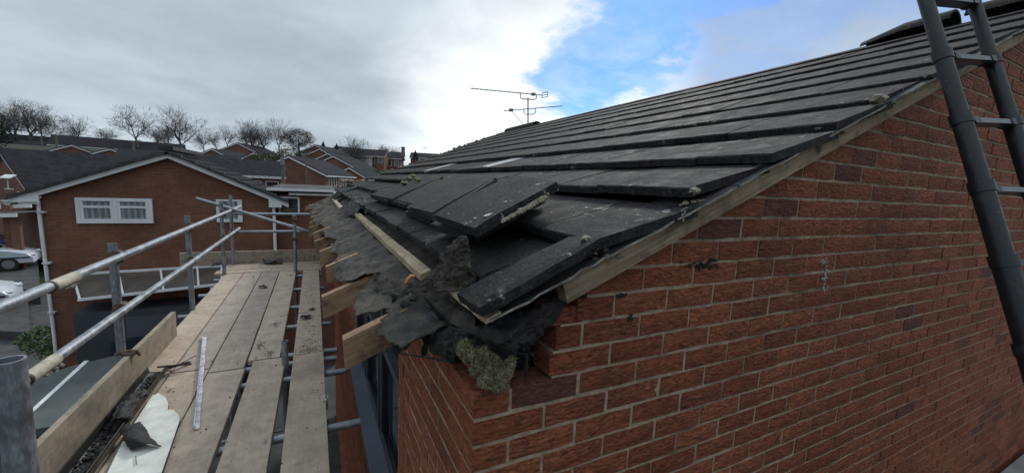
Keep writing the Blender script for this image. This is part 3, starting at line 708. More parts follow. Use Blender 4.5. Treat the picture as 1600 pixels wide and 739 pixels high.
# rear slope
mb = MB()
for k in range(11):
    x0 = XR+.02+k*.345; mb.prism([(x0, zR(x0)+.062), (x0+.40, zR(x0+.40)+.085), (x0+.40, zR(x0+.40)+.060), (x0, zR(x0)+.038)], 'y', YG-.05, YE+.03)
o = mb.build('rear_slope_tiles', M['tile'], roof)
mb = MB(); rnd = random.Random(33)
for x in XK[1:]:
    for i in range(9): mb = lump((x+rnd.uniform(.0, .10), YG-.05+rnd.uniform(-.005, .05), zR(x)+.072+rnd.uniform(0, .018)), rnd.uniform(.005, .014), rnd.randint(0, 999), mb, 0, .6)
o = mb.build('verge_mortar_crumbs', M['rubble'], roof); o['kind'] = 'stuff'
# pale tiles
for (u, v), (u2, v2) in (((670, 268), (722, 263)), ((762, 263), (812, 252))):
    pn = Vector((-.415, 0, 1)); pp = Vector((.665, .85, zR(.665)+.128-.012)); r1 = ray(u, v); r2 = ray(u2, v2)
    k_ = min(range(len(XK)), key=lambda q: abs(XK[q]-(r1*(pp.dot(pn)/r1.dot(pn))).x)); x = XK[k_]
    y = r1.y*(x/r1.x)
    a = Vector((x, y, zR(x)+hlead(x)+.006)); b_ = Vector((x+.384, y, zR(x+.384)+.074))
    o = link('roof_tile', tile_mesh(90).copy(), roof); o.data.materials.clear(); o.data.materials.append(M['pale_tile']); o.matrix_basis = basis(a, b_-a, Vector((0, 1, 0))); o['label'] = 'pale roof tile with wet sheen streaks in its colour'
# ridge tiles
def ridge_tile(y0, y1, lift=0.0, tilt=0.0, taper=False, ho=True):
    mb = MB(); n_ = 8; rows = []
    for q, yy in enumerate((y0, y0+.02, (y0+y1)/2, y1)):
        s_ = 1.0 if not (taper and q == 3) else .55
        for rr in (.135, .118):
            for i in range(n_+1):
                a = math.pi*(.12+.76*i/n_); mb.v.append((XR+math.cos(a)*rr*s_, yy, zR(XR)-.02+lift+tilt*(yy-y0)+math.sin(a)*rr*s_*1.05))
    st = 2*(n_+1)
    for q in range(3):
        for i in range(n_):
            b = q*st+i; mb.f.append((b, b+1, b+st+1, b+st)); b2 = q*st+n_+1+i; mb.f.append((b2, b2+st, b2+st+1, b2+1))
        for e in (0, n_): b = q*st+e; mb.f.append((b, b+st, b+st+n_+1, b+n_+1))
    for q in (0, 3):
        for i in range(n_): b = q*st+i; mb.f.append((b, b+1, b+n_+2, b+n_+1))
    return mb
for i, (a_, b_) in enumerate(((8.98, 9.46), (8.48, 8.96), (7.98, 8.46))):
    o = link('ridge_tile', ridge_tile(a_, b_).mesh('ridge_tile', M['tile'], True), roof)
for a_, b_, l_, t_, tp, lab in ((1.44, 2.02, .055, -.02, True, 'loose ridge tile lying along the bare ridge, left of the ladder'), (.86, 1.36, .05, .0, False, 'ridge tile at the gable end of the ridge, behind the ladder')):
    o = ridge_tile(a_, b_, l_, t_, tp).build('loose_ridge_tile', M['tile'], smooth=True); tag(o, lab, 'ridge tile')
# rubble along the far verge and at the ridge end
mb = MB(); rnd = random.Random(3)
for i in range(46):
    x = .5+rnd.random()**2.2*3.6; mb = lump((x, YE-.03+rnd.random()*.07, zR(x)+.085+rnd.random()*.015), .015+rnd.random()*.03, i, mb, 0)
for i in range(14):
    mb = lump((.55+rnd.random()*.5, YE-.1+rnd.random()*.14, zR(.8)+.12+rnd.random()*.03), .03+rnd.random()*.04, 100+i, mb, 0)
o = mb.build('verge_rubble', M['rubble'], roof); o['kind'] = 'stuff'
# ---------------------------------------------------------------- loose tiles lying on the roof
PN = Vector((-.395, 0, 1)); PP = Vector((.665, .85, -.127))
def onroof(u, v, s): r = ray(u, v); return r*(PP.dot(PN)/r.dot(PN))*s
def quad_tile(pts, sc, label, th=.034, grp=None):
    BLp, BRp, TRp, TLp = [onroof(u, v, s) for (u, v), s in zip(pts, sc)]
    nrm = (TLp-BLp).cross(BRp-BLp).normalized()
    if nrm.z < 0: nrm = -nrm
    o = BLp.copy(); mb = MB(); g = 5; vt = []; vb = []
    for j in range(g+1):
        for i in range(g+1):
            p = BLp.lerp(BRp, i/g).lerp(TLp.lerp(TRp, i/g), j/g)-o; q = p+o
            e = Vector((noise.noise(q*31), noise.noise(q*37+Vector((5, 0, 0))), 0))*(.005 if i in (0, g) or j in (0, g) else 0)
            ch = -.005 if (j == 0) else 0
            vt.append(p+e+nrm*ch); vb.append(p+e*1.6-nrm*th)
    mb.v = [tuple(v) for v in vt+vb]; N2 = (g+1)**2
    for j in range(g):
        for i in range(g): a = j*(g+1)+i; mb.f += [(a, a+1, a+g+2, a+g+1), (N2+a, N2+a+g+1, N2+a+g+2, N2+a+1)]
    for i in range(g):
        for a, b in ((i, i+1), (g*(g+1)+i, g*(g+1)+i+1), (i*(g+1), (i+1)*(g+1)), (i*(g+1)+g, (i+1)*(g+1)+g)): mb.f.append((a, b, N2+b, N2+a))
    ob = mb.build('loose_roof_tile', M['tile']); ob.location = o; return tag(ob, label, 'roof tile', grp)
quad_tile([(677, 333), (741, 354), (871, 284), (801, 273)], (.72, .72, .75, .71), 'biggest loose roof tile with a white lichen spot, propped on the others')
quad_tile([(639, 322), (676, 331), (775, 277), (730, 278)], (.84, .84, .90, .87), 'loose roof tile lying just left of the biggest loose one')
quad_tile([(640, 330), (690, 341), (782, 288), (735, 286)], (.93, .93, .95, .93), 'loose roof tile underneath the one left of the biggest')
quad_tile([(618, 311), (648, 318), (717, 282), (686, 280)], (.90, .90, .94, .92), 'third loose roof tile of the row, narrow and slightly lower')
quad_tile([(578, 303), (612, 310), (691, 276), (664, 274)], (.86, .86, .93, .90), 'leftmost loose roof tile of the row with a yellow moss lump on it')
quad_tile([(684, 346), (740, 362), (850, 304), (780, 290)], (.86, .86, .92, .88), 'loose roof tile hidden under the biggest loose one')
big_pts = [onroof(677, 333, .72), onroof(741, 354, .72), onroof(801, 273, .71)]
quad_tile([(634, 323), (680, 337), (774, 281), (716, 280)], (.87, .87, .90, .87), 'loose roof tile lying just left of the biggest loose one')
quad_tile([(632, 329), (672, 343), (770, 290), (712, 286)], (.96, .96, .97, .96), 'loose roof tile underneath the one left of the biggest')
quad_tile([(606, 312), (641, 320), (706, 281), (662, 279)], (.92, .92, .93, .92), 'third loose roof tile of the row, narrow and slightly lower')
quad_tile([(578, 305), (604, 313), (690, 277), (655, 276)], (.90, .90, .92, .90), 'leftmost loose roof tile of the row with a yellow moss lump on it')
quad_tile([(672, 348), (728, 362), (850, 300), (775, 288)], (.84, .84, .88, .84), 'loose roof tile hidden under the biggest loose one')
# the slipped corner tile
def slab(o_, u_, v_, l, w, th, label):
    me = tile_mesh(61, w, l, th); ob = link('loose_roof_tile', me); ob.matrix_world = basis(o_, u_, v_); return tag(ob, label, 'roof tile')
a = onY(776, 478, .815); a2 = onY(936, 371, .80)
bl = ray(716, 460); 
p_bl = a+Vector((-.012, .175, .004))
a3 = onY(899, 365, .945)
def world_tile(BLp, BRp, TRp, TLp, label, th=.032):
    nrm = (TLp-BLp).cross(BRp-BLp).normalized()
    if nrm.z < 0: nrm = -nrm
    g = 8; mb = MB(); vt = []; vb = []
    for jj in range(g+1):
        for ii in range(g+1):
            p = BLp.lerp(BRp, ii/g).lerp(TLp.lerp(TRp, ii/g), jj/g)
            e = Vector((noise.noise(p*31), noise.noise(p*37+Vector((5, 0, 0))), 0))*(.006 if ii in (0, g) or jj in (0, g) else 0)
            vt.append(p+e+nrm*(-.005 if jj == 0 or ii == g else 0)-BLp); vb.append(p+e*1.6-nrm*th-BLp)
    mb.v = [tuple(v) for v in vt+vb]; N2 = (g+1)**2
    for jj in range(g):
        for ii in range(g): q = jj*(g+1)+ii; mb.f += [(q, q+1, q+g+2, q+g+1), (N2+q, N2+q+g+1, N2+q+g+2, N2+q+1)]
    for ii in range(g):
        for q, r_ in ((ii, ii+1), (g*(g+1)+ii, g*(g+1)+ii+1), (ii*(g+1), (ii+1)*(g+1)), (ii*(g+1)+g, (ii+1)*(g+1)+g)): mb.f.append((q, r_, N2+r_, N2+q))
    ob = mb.build('loose_roof_tile', M['tile']); ob.location = BLp; return tag(ob, label, 'roof tile')
cB = onY(750, 478, .825); cA = onZ(711, 456, cB.z); 
ctile = world_tile(cA, cB, onY(935, 371, .80), a3, 'slipped roof tile hanging over the gable corner with a pale lichen spot')
def patch(c, r_, parent, nrm, seed, sx=1.0):
    rnd = random.Random(seed); mb = MB(); n_ = 14; nrm = nrm.normalized(); u_ = nrm.orthogonal().normalized(); v_ = nrm.cross(u_)
    ring = [Vector(c)+u_*math.cos(6.283*q/n_)*r_*sx*rnd.uniform(.6, 1.15)+v_*math.sin(6.283*q/n_)*r_*rnd.uniform(.6, 1.15) for q in range(n_)]
    mb.add([p+nrm*.0012 for p in ring]+[p-nrm*.002 for p in ring], [tuple(range(n_)), tuple(range(2*n_-1, n_-1, -1))]+[(q, n_+q, n_+(q+1) % n_, (q+1) % n_) for q in range(n_)])
    o = mb.build('lichen_patch', M['lichen'], parent); o.matrix_parent_inverse = Matrix.Translation(-parent.location); return o
cn = (a3-cA).cross(cB-cA)
if cn.z < 0: cn = -cn
def onplane(u, v, p0, n_): r = ray(u, v); return r*(p0.dot(n_)/r.dot(n_))
patch(onplane(838, 420, cA, cn), .008, ctile, cn, 1, .7); patch(onplane(812, 425, cA, cn), .004, ctile, cn, 3); patch(onplane(889, 392, cA, cn), .004, ctile, cn, 5)
# stack of tiles at the far end of the eaves
st = at(553, 292, 6.6)
for i in range(4):
    a = Vector((st.x-.26, st.y+i*.03, zR(.25)+.05+i*.030+.06)); mb = MB()
    me = tile_mesh(70+i, .40, .62, .026); ob = link('stacked_roof_tile', me); ob.matrix_world = basis(a+Vector((.03*i, 0, 0)), Vector((1, .25, .36)), Vector((-.1, 1, 0)))
    tag(ob, ['lowest', 'second lowest', 'second highest', 'topmost'][i]+' tile of the small stack at the far end of the eaves', 'roof tile', 'roof tiles stacked at the far eaves')
mb = MB()
for i, (u, v, s) in enumerate(((640, 281, .86), (652, 283, .86), (645, 277, .85), (632, 288, .86))): p = onroof(u, v, s); mb = lump(p+Vector((0, 0, .012)), .035, i, mb, 1, .6)
tag(mb.build('moss_lump', M['moss']), 'yellowish moss and mortar lump on the leftmost loose tile', 'moss')
mb = MB()
rnd = random.Random(8)
for i in range(260): q = rnd.random(); mb = lump(onroof(785+q*72, 346-q*40+rnd.uniform(-3, 3)*(.5+q), .785+.012*q+rnd.uniform(-.01, .01)), rnd.uniform(.003, .0075), i, mb, 0, .8)
tag(mb.build('mortar_lump', M['rubble']), 'crumbling pale mortar stuck under the edge of the biggest loose tile', 'mortar')
bn = (big_pts[2]-big_pts[0]).cross(big_pts[1]-big_pts[0]); bn = -bn if bn.z < 0 else bn
bt_ = [o for o in bpy.data.objects if o.get('label', '').startswith('biggest loose')][0]
for u, v, r_, sd in ((762, 336, .016, 2), (742, 341, .006, 4), (790, 315, .006, 6), (758, 300, .004, 8), (700, 334, .004, 9)): patch(onplane(u, v, big_pts[0], bn), r_, bt_, bn, sd, .8)
# stones and scraps on the verge
for i, (u, v, r_, m_, lab) in enumerate(((915, 373, .014, 'rubble', 'round pale pebble of mortar at the second course corner'), (946, 392, .012, 'debris', 'dark scrap of mortar on the undercloak'), (1085, 298, .016, 'rubble', 'lump of mortar at the third course corner'), (1372, 155, .03, 'rubble', 'lump of broken mortar on the verge high up by the ladder'))):
    q = onY(u, v, .84); tag(lump(q, r_, 60+i, None, 1).build('mortar_lump', M[m_]), lab, 'mortar')
q = [at(660+2*i, 446-(i % 5)*2.4-i*.6, 1.42) for i in range(6)]
tag(MB().tube([at(634, 442, 1.40), at(638, 436, 1.40), at(643, 431, 1.40), at(648, 431, 1.40)], [.005, .007, .008, .004], 8).build('orange_scrap', M['peel'], smooth=True), 'small curled orange scrap lying in the torn felt', 'scrap')
# nest of dry moss in the wall corner
core_ = MB(); rnd = random.Random(11)
nc = [at(u, v, d) for u, v, d in ((738, 556, 1.05), (757, 556, 1.04), (778, 562, 1.04), (748, 574, 1.04), (768, 578, 1.03), (786, 580, 1.03), (762, 592, 1.02), (780, 596, 1.02), (728, 545, 1.07), (792, 566, 1.05))]
for i, c_ in enumerate(nc): core_ = lump(c_, .017, 20+i, core_, 1, 1)
bl_ = MB()
for i in range(15000):
    c_ = rnd.choice(nc); d_ = Vector((rnd.gauss(0, 1), rnd.gauss(0, 1), rnd.gauss(0, 1))).normalized(); p_ = c_+d_*.023*(.8+.28*rnd.random()+.25*noise.noise((c_+d_*.03)*40))
    t_ = (d_*.25+Vector((rnd.gauss(0, 1), rnd.gauss(0, 1), rnd.gauss(0, 1)))).normalized(); l_ = .003+rnd.random()*.007; w_ = t_.cross(Vector((rnd.gauss(0, 1), rnd.gauss(0, 1), 1))).normalized()*(.0008+rnd.random()*.0014)
    bl_.add([p_-w_, p_+w_, p_+t_*l_], [(0, 1, 2)])
core_.add(bl_.v, bl_.f)
nest = core_.build('moss_nest', M['moss']); tag(nest, 'greenish yellow clump of dry moss nesting on the brick corner', 'nest')
# ---------------------------------------------------------------- scaffold
PZ = -1.5
scf = empty('scaffold', (-.6, 4, GZ), 'galvanised tube scaffold with double guard rails carrying the board walkway', 'scaffold')
def sp(mb_, name, m, smooth=True): 
    o = mb_.build(name, m, scf, smooth); o.matrix_parent_inverse = Matrix.Translation((.6, -4, -GZ)); return o
TR_ = .0242
def hollow(a, b, r=TR_):
    """open-ended tube with a wall thickness"""
    mb = MB(); a = Vector(a); b = Vector(b); d = (b-a).normalized()
    mb.tube([a, b], r, 20, False).tube([a, b], r-.004, 20, False)
    n = 20
    for base in (0, n):
        for k in range(n): mb.f.append((base+k, base+(k+1) % n, 2*n+base+(k+1) % n, 2*n+base+k))
    return mb
def std(x, y, ztop, zb=GZ): return sp(hollow((x, y, zb), (x, y, ztop)), 'standard', M['tube'])
def coupler(p, ax='y', s=1.18):
    p = Vector(p); mb = MB(); d = {'x': Vector((1, 0, 0)), 'y': Vector((0, 1, 0)), 'z': Vector((0, 0, 1))}[ax]
    mb.tube([p-d*.024*s, p+d*.024*s], .031*s, 14); mb.tube([p-d*.028*s, p-d*.022*s], .034*s, 14); mb.tube([p+d*.022*s, p+d*.028*s], .034*s, 14)
    o = Vector((.0, .0, -.038)) if ax != 'z' else Vector((.038, 0, 0))
    e = d.cross(o).normalized()
    mb.tube([p+o-e*.03, p+o+e*.045], .0075, 8); mb.tube([p+o+e*.035, p+o+e*.05], .012, 6); mb.box(p.x+o.x-.016, p.x+o.x+.016, p.y+o.y-.016, p.y+o.y+.016, p.z+o.z-.012, p.z+o.z+.012)
    return sp(mb, 'coupler', M['coupler'])
XO = -1.215
pA = at(13, 562, .80)
sp(hollow((pA.x, pA.y, GZ), (pA.x, pA.y, pA.z)), 'standard', M['tube'])
for yy, zt in ((3.52, -.50), (5.28, -.47), (7.02, -.41), (7.75, -.36)): std(XO, yy, zt)
z1, z2 = -.595, -.955
xr = XO+.052
sp(hollow((xr, -.6, z1-.0), (xr, 8.3, z1+.02)), 'guard_rail', M['tube']); sp(hollow((xr, -.4, z2), (xr, 8.1, z2+.02)), 'guard_rail', M['tube'])
for yy in (3.52, 5.28, 7.02, 7.75): coupler((XO+.02, yy, z1+.01), 'y'); coupler((XO+.02, yy, z2+.01), 'y')
# sleeve joints with cement crust on the near rails
for u, v, z in ((98, 440, z1), (62, 566, z2)):
    c_ = onX(u, v, xr); c_.z = z+.004
    sp(MB().tube([c_-Vector((0, .11, 0)), c_+Vector((0, .12, 0))], .0285, 16), 'sleeve', M['stain_tube']); sp(MB().tube([c_-Vector((0, .12, 0)), c_-Vector((0, .105, 0))], .031, 16), 'sleeve_ring', M['coupler'])
    m_ = MB()
    for i in range(16): m_ = lump(c_+Vector((random.uniform(-.01, .02), random.uniform(-.02, .13), -.034)), random.uniform(.008, .017), i, m_, 0)
    o = sp(m_, 'cement_crust', M['rubble'], False)
# far end rails, diagonal brace, inner posts
E1 = 7.86
sp(hollow((xr-.1, E1, -.665), (-.03, E1, -.665)), 'guard_rail', M['tube']); sp(hollow((xr-.1, E1, -.965), (-.03, E1, -.965)), 'guard_rail', M['tube'])
a = onY(306, 310, 7.4); b = onY(486, 363, 7.4)
sp(hollow(a, b), 'diagonal_brace', M['tube'])
std(-.285, 6.95, -.59); coupler((-.285, 6.95, -.665), 'x'); coupler((-.285, 6.95, -.965), 'x')
sp(MB().tube([(-.285, 6.95, -.72), (-.285, 6.95, -.62)], .034, 12), 'tube_clamp', M['coupler'])
std(-.232, 3.48, -1.30)
# transoms and ledgers under the boards
zt = PZ-.038-TR_
for yy, xe in ((1.9, .2), (2.56, .24), (3.34, .20), (3.62, .15), (3.80, .16), (4.55, .13), (5.25, .13), (6.1, .10), (6.95, .08)):
    sp(hollow((XO-.12, yy, zt), (xe, yy, zt)), 'transom', M['tube'])
for x_, z_ in ((XO+.05, zt-.05), (-.06, zt-.05)): sp(hollow((x_, .5, z_), (x_, 8.2, z_)), 'ledger', M['tube'])
for yy in (2.56, 3.62): coupler((-.06, yy, zt-.03), 'x'); 
sp(hollow((-.02, 2.75, GZ), (.035, 2.75, PZ-.12)), 'standard', M['tube']); coupler((-.0, 2.75, -2.0), 'z')
for yy, z_ in ((2.3, -2.6), (3.1, -3.3), (4.4, -3.3), (5.6, -3.3)): sp(hollow((XO-.1, yy, z_), (.2, yy, z_)), 'transom', M['tube'])
for x_ in (XO+.05, -.10): sp(hollow((x_, .5, -3.36), (x_, 8, -3.36)), 'ledger', M['tube'])
# boards: each one its own thing
def board(p0, p1, w, th, m, label, cat='scaffold board', grp='boards of the scaffold walkway', name='scaffold_board', edge=False, seed=0):
    p0 = Vector(p0); p1 = Vector(p1); L_ = (p1-p0).length; rnd = random.Random(seed); n_ = 14; mb = MB(); vs = []
    for i in range(n_+1):
        yy = L_*i/n_; sg = .004*noise.noise(Vector((yy*.9, seed, 0))); c = .003
        e0 = noise.noise(Vector((yy*3, seed*5, 1)))*.0035; e1 = noise.noise(Vector((yy*3, seed*5, 9)))*.0035
        for dx, dz in ((-w/2+e0, 0), (w/2+e1, 0), (w/2+e1, th-c), (w/2-c+e1, th), (-w/2+c+e0, th), (-w/2+e0, th-c)): vs.append((dx, yy, dz+sg))
    fs = [(5, 4, 3, 2, 1, 0), tuple(n_*6+k for k in range(6))]
    for i in range(n_):
        for k in range(6): fs.append((i*6+k, i*6+(k+1) % 6, i*6+6+(k+1) % 6, i*6+6+k))
    mb.add(vs, fs); o = mb.build(name, m); t_ = (p1-p0).normalized()
    side = Vector((1, 0, 0)) if abs(t_.y) > .5 else Vector((0, -1, 0))
    side = (side-t_*side.dot(t_)).normalized()
    if edge: side = Vector((0, 0, 1)).cross(t_)*0+t_.cross(Vector((0, 0, 1)))*0+Vector((0, 0, 1))
    w_ = side.cross(t_).normalized(); o.matrix_world = Matrix(((side.x, t_.x, w_.x, p0.x), (side.y, t_.y, w_.y, p0.y), (side.z, t_.z, w_.z, p0.z), (0, 0, 0, 1)))
    return tag(o, label, cat, grp)
zb = PZ-.038
FB = [(-.070, 'far row board next to the house wall, strewn with moss crumbs', 'board'), (-.395, 'far row board just left of the open gap', 'board'),
      (-.632, 'far row board in the middle of the walkway', 'board_grey'), (-.868, 'far row greyer board, second from the outer edge', 'board_grey'), (-1.105, 'far row outermost board by the guard rail posts', 'board')]
for i, (xc, lab, mm) in enumerate(FB):
    ln_ = 3.66+(-.0, .0, -.12, -.04, .02)[i]
    board((xc, ln_, zb), (xc+(.0 if i else -.0), 7.08, zb), .225, .038, M[mm], lab, seed=i+1)
NB = [(-.068, .3, 3.65, 'near row board next to the house wall, bare and brown'), (-.365, .3, 3.64, 'near row board just left of the widest gap'),
      (-.625, .3, 3.52, 'near row board under the end of the white strip'), (-.868, .3, 3.60, 'near row board partly under the broken white panel')]
for i, (xc, y0, y1, lab) in enumerate(NB):
    board((xc-(.0 if i != 1 else -.0), y0, zb), (xc+(.012 if i == 1 else 0), y1, zb), .235 if i > 1 else .228, .038, M['board'], lab, seed=10+i)
board((-1.105, .3, zb), (-1.105, 3.66, zb), .215, .038, M['board_grey'], 'near row outermost board below the black gutter', seed=17)
for i, (yy, x0, x1) in enumerate(((7.22, -1.36, .08), (7.46, -1.28, .12), (7.69, -1.30, .10))):
    board((x0, yy, zb+.002), (x1, yy, zb+.002), .225, .038, M['board_x'], ['nearest', 'middle', 'farthest'][i]+' of the short cross boards at the far end of the walkway', seed=20+i, grp='cross boards at the end of the walkway')
board((-1.142, .9, PZ+.113), (-1.155, 4.48, PZ+.113), .225, .036, M['toe'], 'long toe board on edge along the outer side of the near walkway', 'toe board', 'toe boards', 'toe_board', True, 31)
mb = MB().box(-1.95, .12, 7.93, 7.968, PZ-.03, PZ+.195)
tag(mb.build('toe_board', M['board_x']), 'grey toe board on edge across the far end of the walkway', 'toe board', 'toe boards')
clip_ = MB(); c0 = Vector((-1.15, 3.50, PZ+.235)); clip_.tube([c0+Vector((-.09, .0, -.0)), c0+Vector((-.04, 0, .012)), c0+Vector((.02, 0, .01)), c0+Vector((.035, .01, -.03))], [.012, .014, .012, .009], 8).box(c0.x-.05, c0.x+.02, c0.y-.03, c0.y+.03, c0.z-.012, c0.z+.008)
sp(clip_, 'board_clamp', M['coupler'])
sp(MB().box(.025, .052, 2.78, 2.86, PZ-.03, PZ+.012).box(.045, .06, 2.80, 2.84, PZ-.07, PZ+.012), 'board_clip', M['stain_tube'])
# rubbish on the walkway
mb = MB(); w_ = .115
ga = Vector((-1.02, .9, PZ+.01)); gb = Vector((-1.06, 3.62, PZ+.012)); prof = [(-w_/2, .055), (-w_/2*.8, .015), (-.02, .0), (.02, .0), (w_/2*.8, .015), (w_/2, .055)]
n_ = 12; vs = []; 
for i in range(n_+1):
    c_ = ga.lerp(gb, i/n_)
    for (px, pz) in prof: vs.append((c_.x+px, c_.y, c_.z+pz))
    for (px, pz) in prof[::-1]: vs.append((c_.x+px*.94, c_.y, c_.z+pz+.004))
fs = [tuple(range(12)), tuple(n_*12+k for k in range(12))]
for i in range(n_):
    for k in range(12): fs.append((i*12+k, i*12+(k+1) % 12, i*12+12+(k+1) % 12, i*12+12+k))
mb.add(vs, fs); gut = mb.build('black_gutter', simple('black_pvc', (.012, .012, .013), .4, .3, 12, .1, 0, .5)); tag(gut, 'length of black plastic gutter lying beside the toe board', 'gutter')
gm_ = MB(); rg = random.Random(5)
for i in range(700): yy = rg.uniform(1.9, 3.55); tt = (yy-.9)/2.72; gm_ = lump((-1.02-.04*tt+rg.uniform(-.04, .04), yy, PZ+.018+rg.random()*.02), rg.uniform(.003, .011), i, gm_, 0, .7)
o = gm_.build('leaf_litter', M['felt_dark'], gut); o['kind'] = 'stuff'
mb = MB().bar((-.952, .9, PZ+.045), (-1.0, 3.6, PZ+.05), .014, .014); mb.bar((-1.0, 3.60, PZ+.05), (-.90, 3.74, PZ+.02), .02, .012).bar((-1.06, 3.62, PZ+.06), (-.86, 3.62, PZ+.05), .012, .01)
tag(mb.build('gutter_bracket_strip', M['debris']), 'thin dark metal strip with bent end lying on the black gutter', 'metal strip')
mb = MB()
ctrl = [[(-1.05, 2.75, PZ+.06), (-1.0, 2.78, PZ+.08), (-.97, 2.8, PZ+.05)], [(-1.07, 3.0, PZ+.10), (-1.02, 3.02, PZ+.12), (-.985, 3.03, PZ+.07)], [(-1.08, 3.2, PZ+.06), (-1.03, 3.22, PZ+.07), (-.99, 3.22, PZ+.05)]]
me = sheet(ctrl, 26, 34, .02, 18, 3, .2, .003, '0123', 1); me.materials.append(M['felt_dark']); tag(link('felt_scrap', me), 'black crumpled felt scrap in the gutter by the toe board', 'felt scrap')
# broken white panel
pz = PZ+.006
pts = [onZ(u, v, pz+.02) for u, v in ((150, 775), (195, 683), (238, 618), (248, 614), (259, 621), (263, 631), (262, 640), (271, 640), (279, 648), (281, 656), (240, 775))]
mb = MB(); n_ = len(pts); mb.add([(p.x, p.y, pz+.022) for p in pts]+[(p.x, p.y, pz) for p in pts], [tuple(range(n_)), tuple(range(2*n_-1, n_-1, -1))]+[(i, n_+i, n_+(i+1) % n_, (i+1) % n_) for i in range(n_)])
pn_ = mb.build('broken_panel', M['cream']); pn_.data.materials.append(M['debris'])
for p in pn_.data.polygons:
    if abs(p.normal.z) < .5: p.material_index = 1
tag(pn_, 'broken off white panel with a chewed end lying on the near boards', 'panel')
def zp(u, v, h): p = onZ(u, v, pz+.03+h); return (p.x, p.y, p.z)
ctrl = [[zp(184, 672, .01), zp(200, 658, .03), zp(226, 654, .02)], [zp(196, 690, .02), zp(213, 682, .05), zp(228, 674, .02)], [zp(206, 703, .0), zp(226, 694, .03), zp(252, 697, .0)]]
me = sheet(ctrl, 34, 34, .007, 22, 8, .16, .004, '0123', 1); me.materials.append(M['felt_dark']); tag(link('felt_scrap', me), 'torn black felt piece lying on the white panel', 'felt scrap')
tag(MB().bar(onZ(212, 712, pz+.03), onZ(213, 725, pz+.03), .003, .003).build('rusty_nail', M['debris']), 'small nail on the white panel', 'nail')
# white strip
a = onZ(319, 523, PZ+.03); b = onZ(306, 667, PZ+.02); mb = MB(); n_ = 30
vs = []; t_ = (b-a).normalized(); sd = Vector((-t_.y, t_.x, 0))
for i in range(n_+1):
    c_ = a.lerp(b, i/n_); c_.z = PZ+.004
    e = .006*noise.noise(Vector((i*.5, 3, 0)))
    for q, h in ((-.016+e, .0), (.010, .0), (.010, .028), (.006, .029), (.005, .006), (-.016+e, .005)): vs.append(c_-sd*q+Vector((0, 0, h)))
fs = [(5, 4, 3, 2, 1, 0), tuple(n_*6+k for k in range(6))]
for i in range(n_):
    for k in range(6): fs.append((i*6+k, i*6+(k+1) % 6, i*6+6+(k+1) % 6, i*6+6+k))
mb.add(vs, fs); tag(mb.build('white_strip', M['strip']), 'narrow dirty white plastic trim strip lying lengthwise on the boards', 'trim strip')
# crumbs, moss and leaves
rnd = random.Random(21); mb = MB(); ms = MB()
def crumb(m_, x, y, r_): lump((x, y, PZ+r_*.4), r_, rnd.randint(0, 999), m_, 0, .6)
for i in range(900):
    y = rnd.uniform(1.9, 7.0); x = rnd.uniform(-1.1, .03)
    if y > 3.9 and rnd.random() < .5: x = rnd.gauss(-.08, .05)
    if -.285 < x < -.182 or x > .035: continue
    crumb(mb, x, y, .0012+.0052*rnd.random()**4)
for i in range(800):
    c_ = rnd.choice([(-.06, 4.0, .06, .14), (-.12, 3.78, .05, .06), (-.06, 4.35, .05, .1), (-.05, 3.72, .06, .03), (-.38, 4.5, .03, .05), (-.45, 3.95, .02, .05), (-.36, 3.75, .02, .05)])
    x = rnd.gauss(c_[0], c_[2]*.8); y = rnd.gauss(c_[1], c_[3])
    if x > .03 or -.28 < x < -.185: continue
    crumb(ms, x, y, .0015+.006*rnd.random()**2.5)
tag(mb.build('debris_crumbs', M['debris']), 'scattered dark crumbs of mortar and bark on the boards', 'debris', kind='stuff')
tag(ms.build('moss_crumbs', M['moss']), 'yellowish moss crumbs scattered on the board by the wall', 'moss', kind='stuff')
for i, (u, v, s_) in enumerate(((425, 410, .16), (343, 413, .10), (411, 448, .05), (487, 482, .05), (478, 495, .05))):
    p = onZ(u, v, PZ+.02); ctrl = [[(p.x-s_+q*s_, p.y-s_*.8+w*s_, PZ+.012+.02*((q+w) % 2)) for q in range(3)] for w in range(3)]
    me = sheet(ctrl, 18, 16, .03*s_/.1, 9/s_*.1, 51+i, .25, .003, '0123', 1); me.materials.append(M['felt_dark'])
    tag(link('felt_scrap', me), ['large dark crumpled felt scrap at the far end of the walkway', 'small dark scrap on the far cross boards', 'tiny dark scrap on a middle board of the far row', 'dark curled leaf on the board by the wall', 'dark shrivelled leaf nearer on the board by the wall'][i], 'felt scrap' if i < 3 else 'leaf')
tag(MB().tube([onZ(437, 494, PZ+.01), onZ(452, 492, PZ+.02), onZ(480, 487, PZ+.012)], .0025, 6).build('twig', M['debris']), 'thin twig lying across the gap between the boards', 'twig')
tag(MB().tube([onZ(306, 555, PZ+.02), onZ(255, 582, PZ+.06), onZ(226, 581, PZ+.05)], .003, 6).build('twig', M['debris']), 'thin twig by the end of the black gutter', 'twig')
# ---------------------------------------------------------------- telescopic ladder
lad = empty('telescopic_ladder', at(1500, 60, 1.5), 'black telescopic ladder leaning on the gable wall at the right', 'ladder')
inv = Matrix.Translation(-lad.location)
def lp(mb_, name, m, smooth=True): o = mb_.build(name, m, lad, smooth); o.matrix_parent_inverse = inv; return o
Lt = at(1443, -10, 1.62); Lb = at(1590, 480, 1.36); Rt = at(1517, -10, 1.88); Rb = at(1614, 300, 1.68)
ld = (Lb-Lt).normalized(); 
def vsolve(A_, B_, v):
    lo, hi = -3.0, 6.0
    for _ in range(60):
        m_ = (lo+hi)/2; q = pix(A_+(B_-A_)*m_)
        if q[2] < .05 or q[1] > v: hi = m_
        else: lo = m_
    return A_+(B_-A_)*lo
def Lp(v): return vsolve(Lt, Lb, v)
def Rp(v): return vsolve(Rt, Rb, v)
ul = (Lb-Lt).normalized(); ur = (Rb-Rt).normalized()
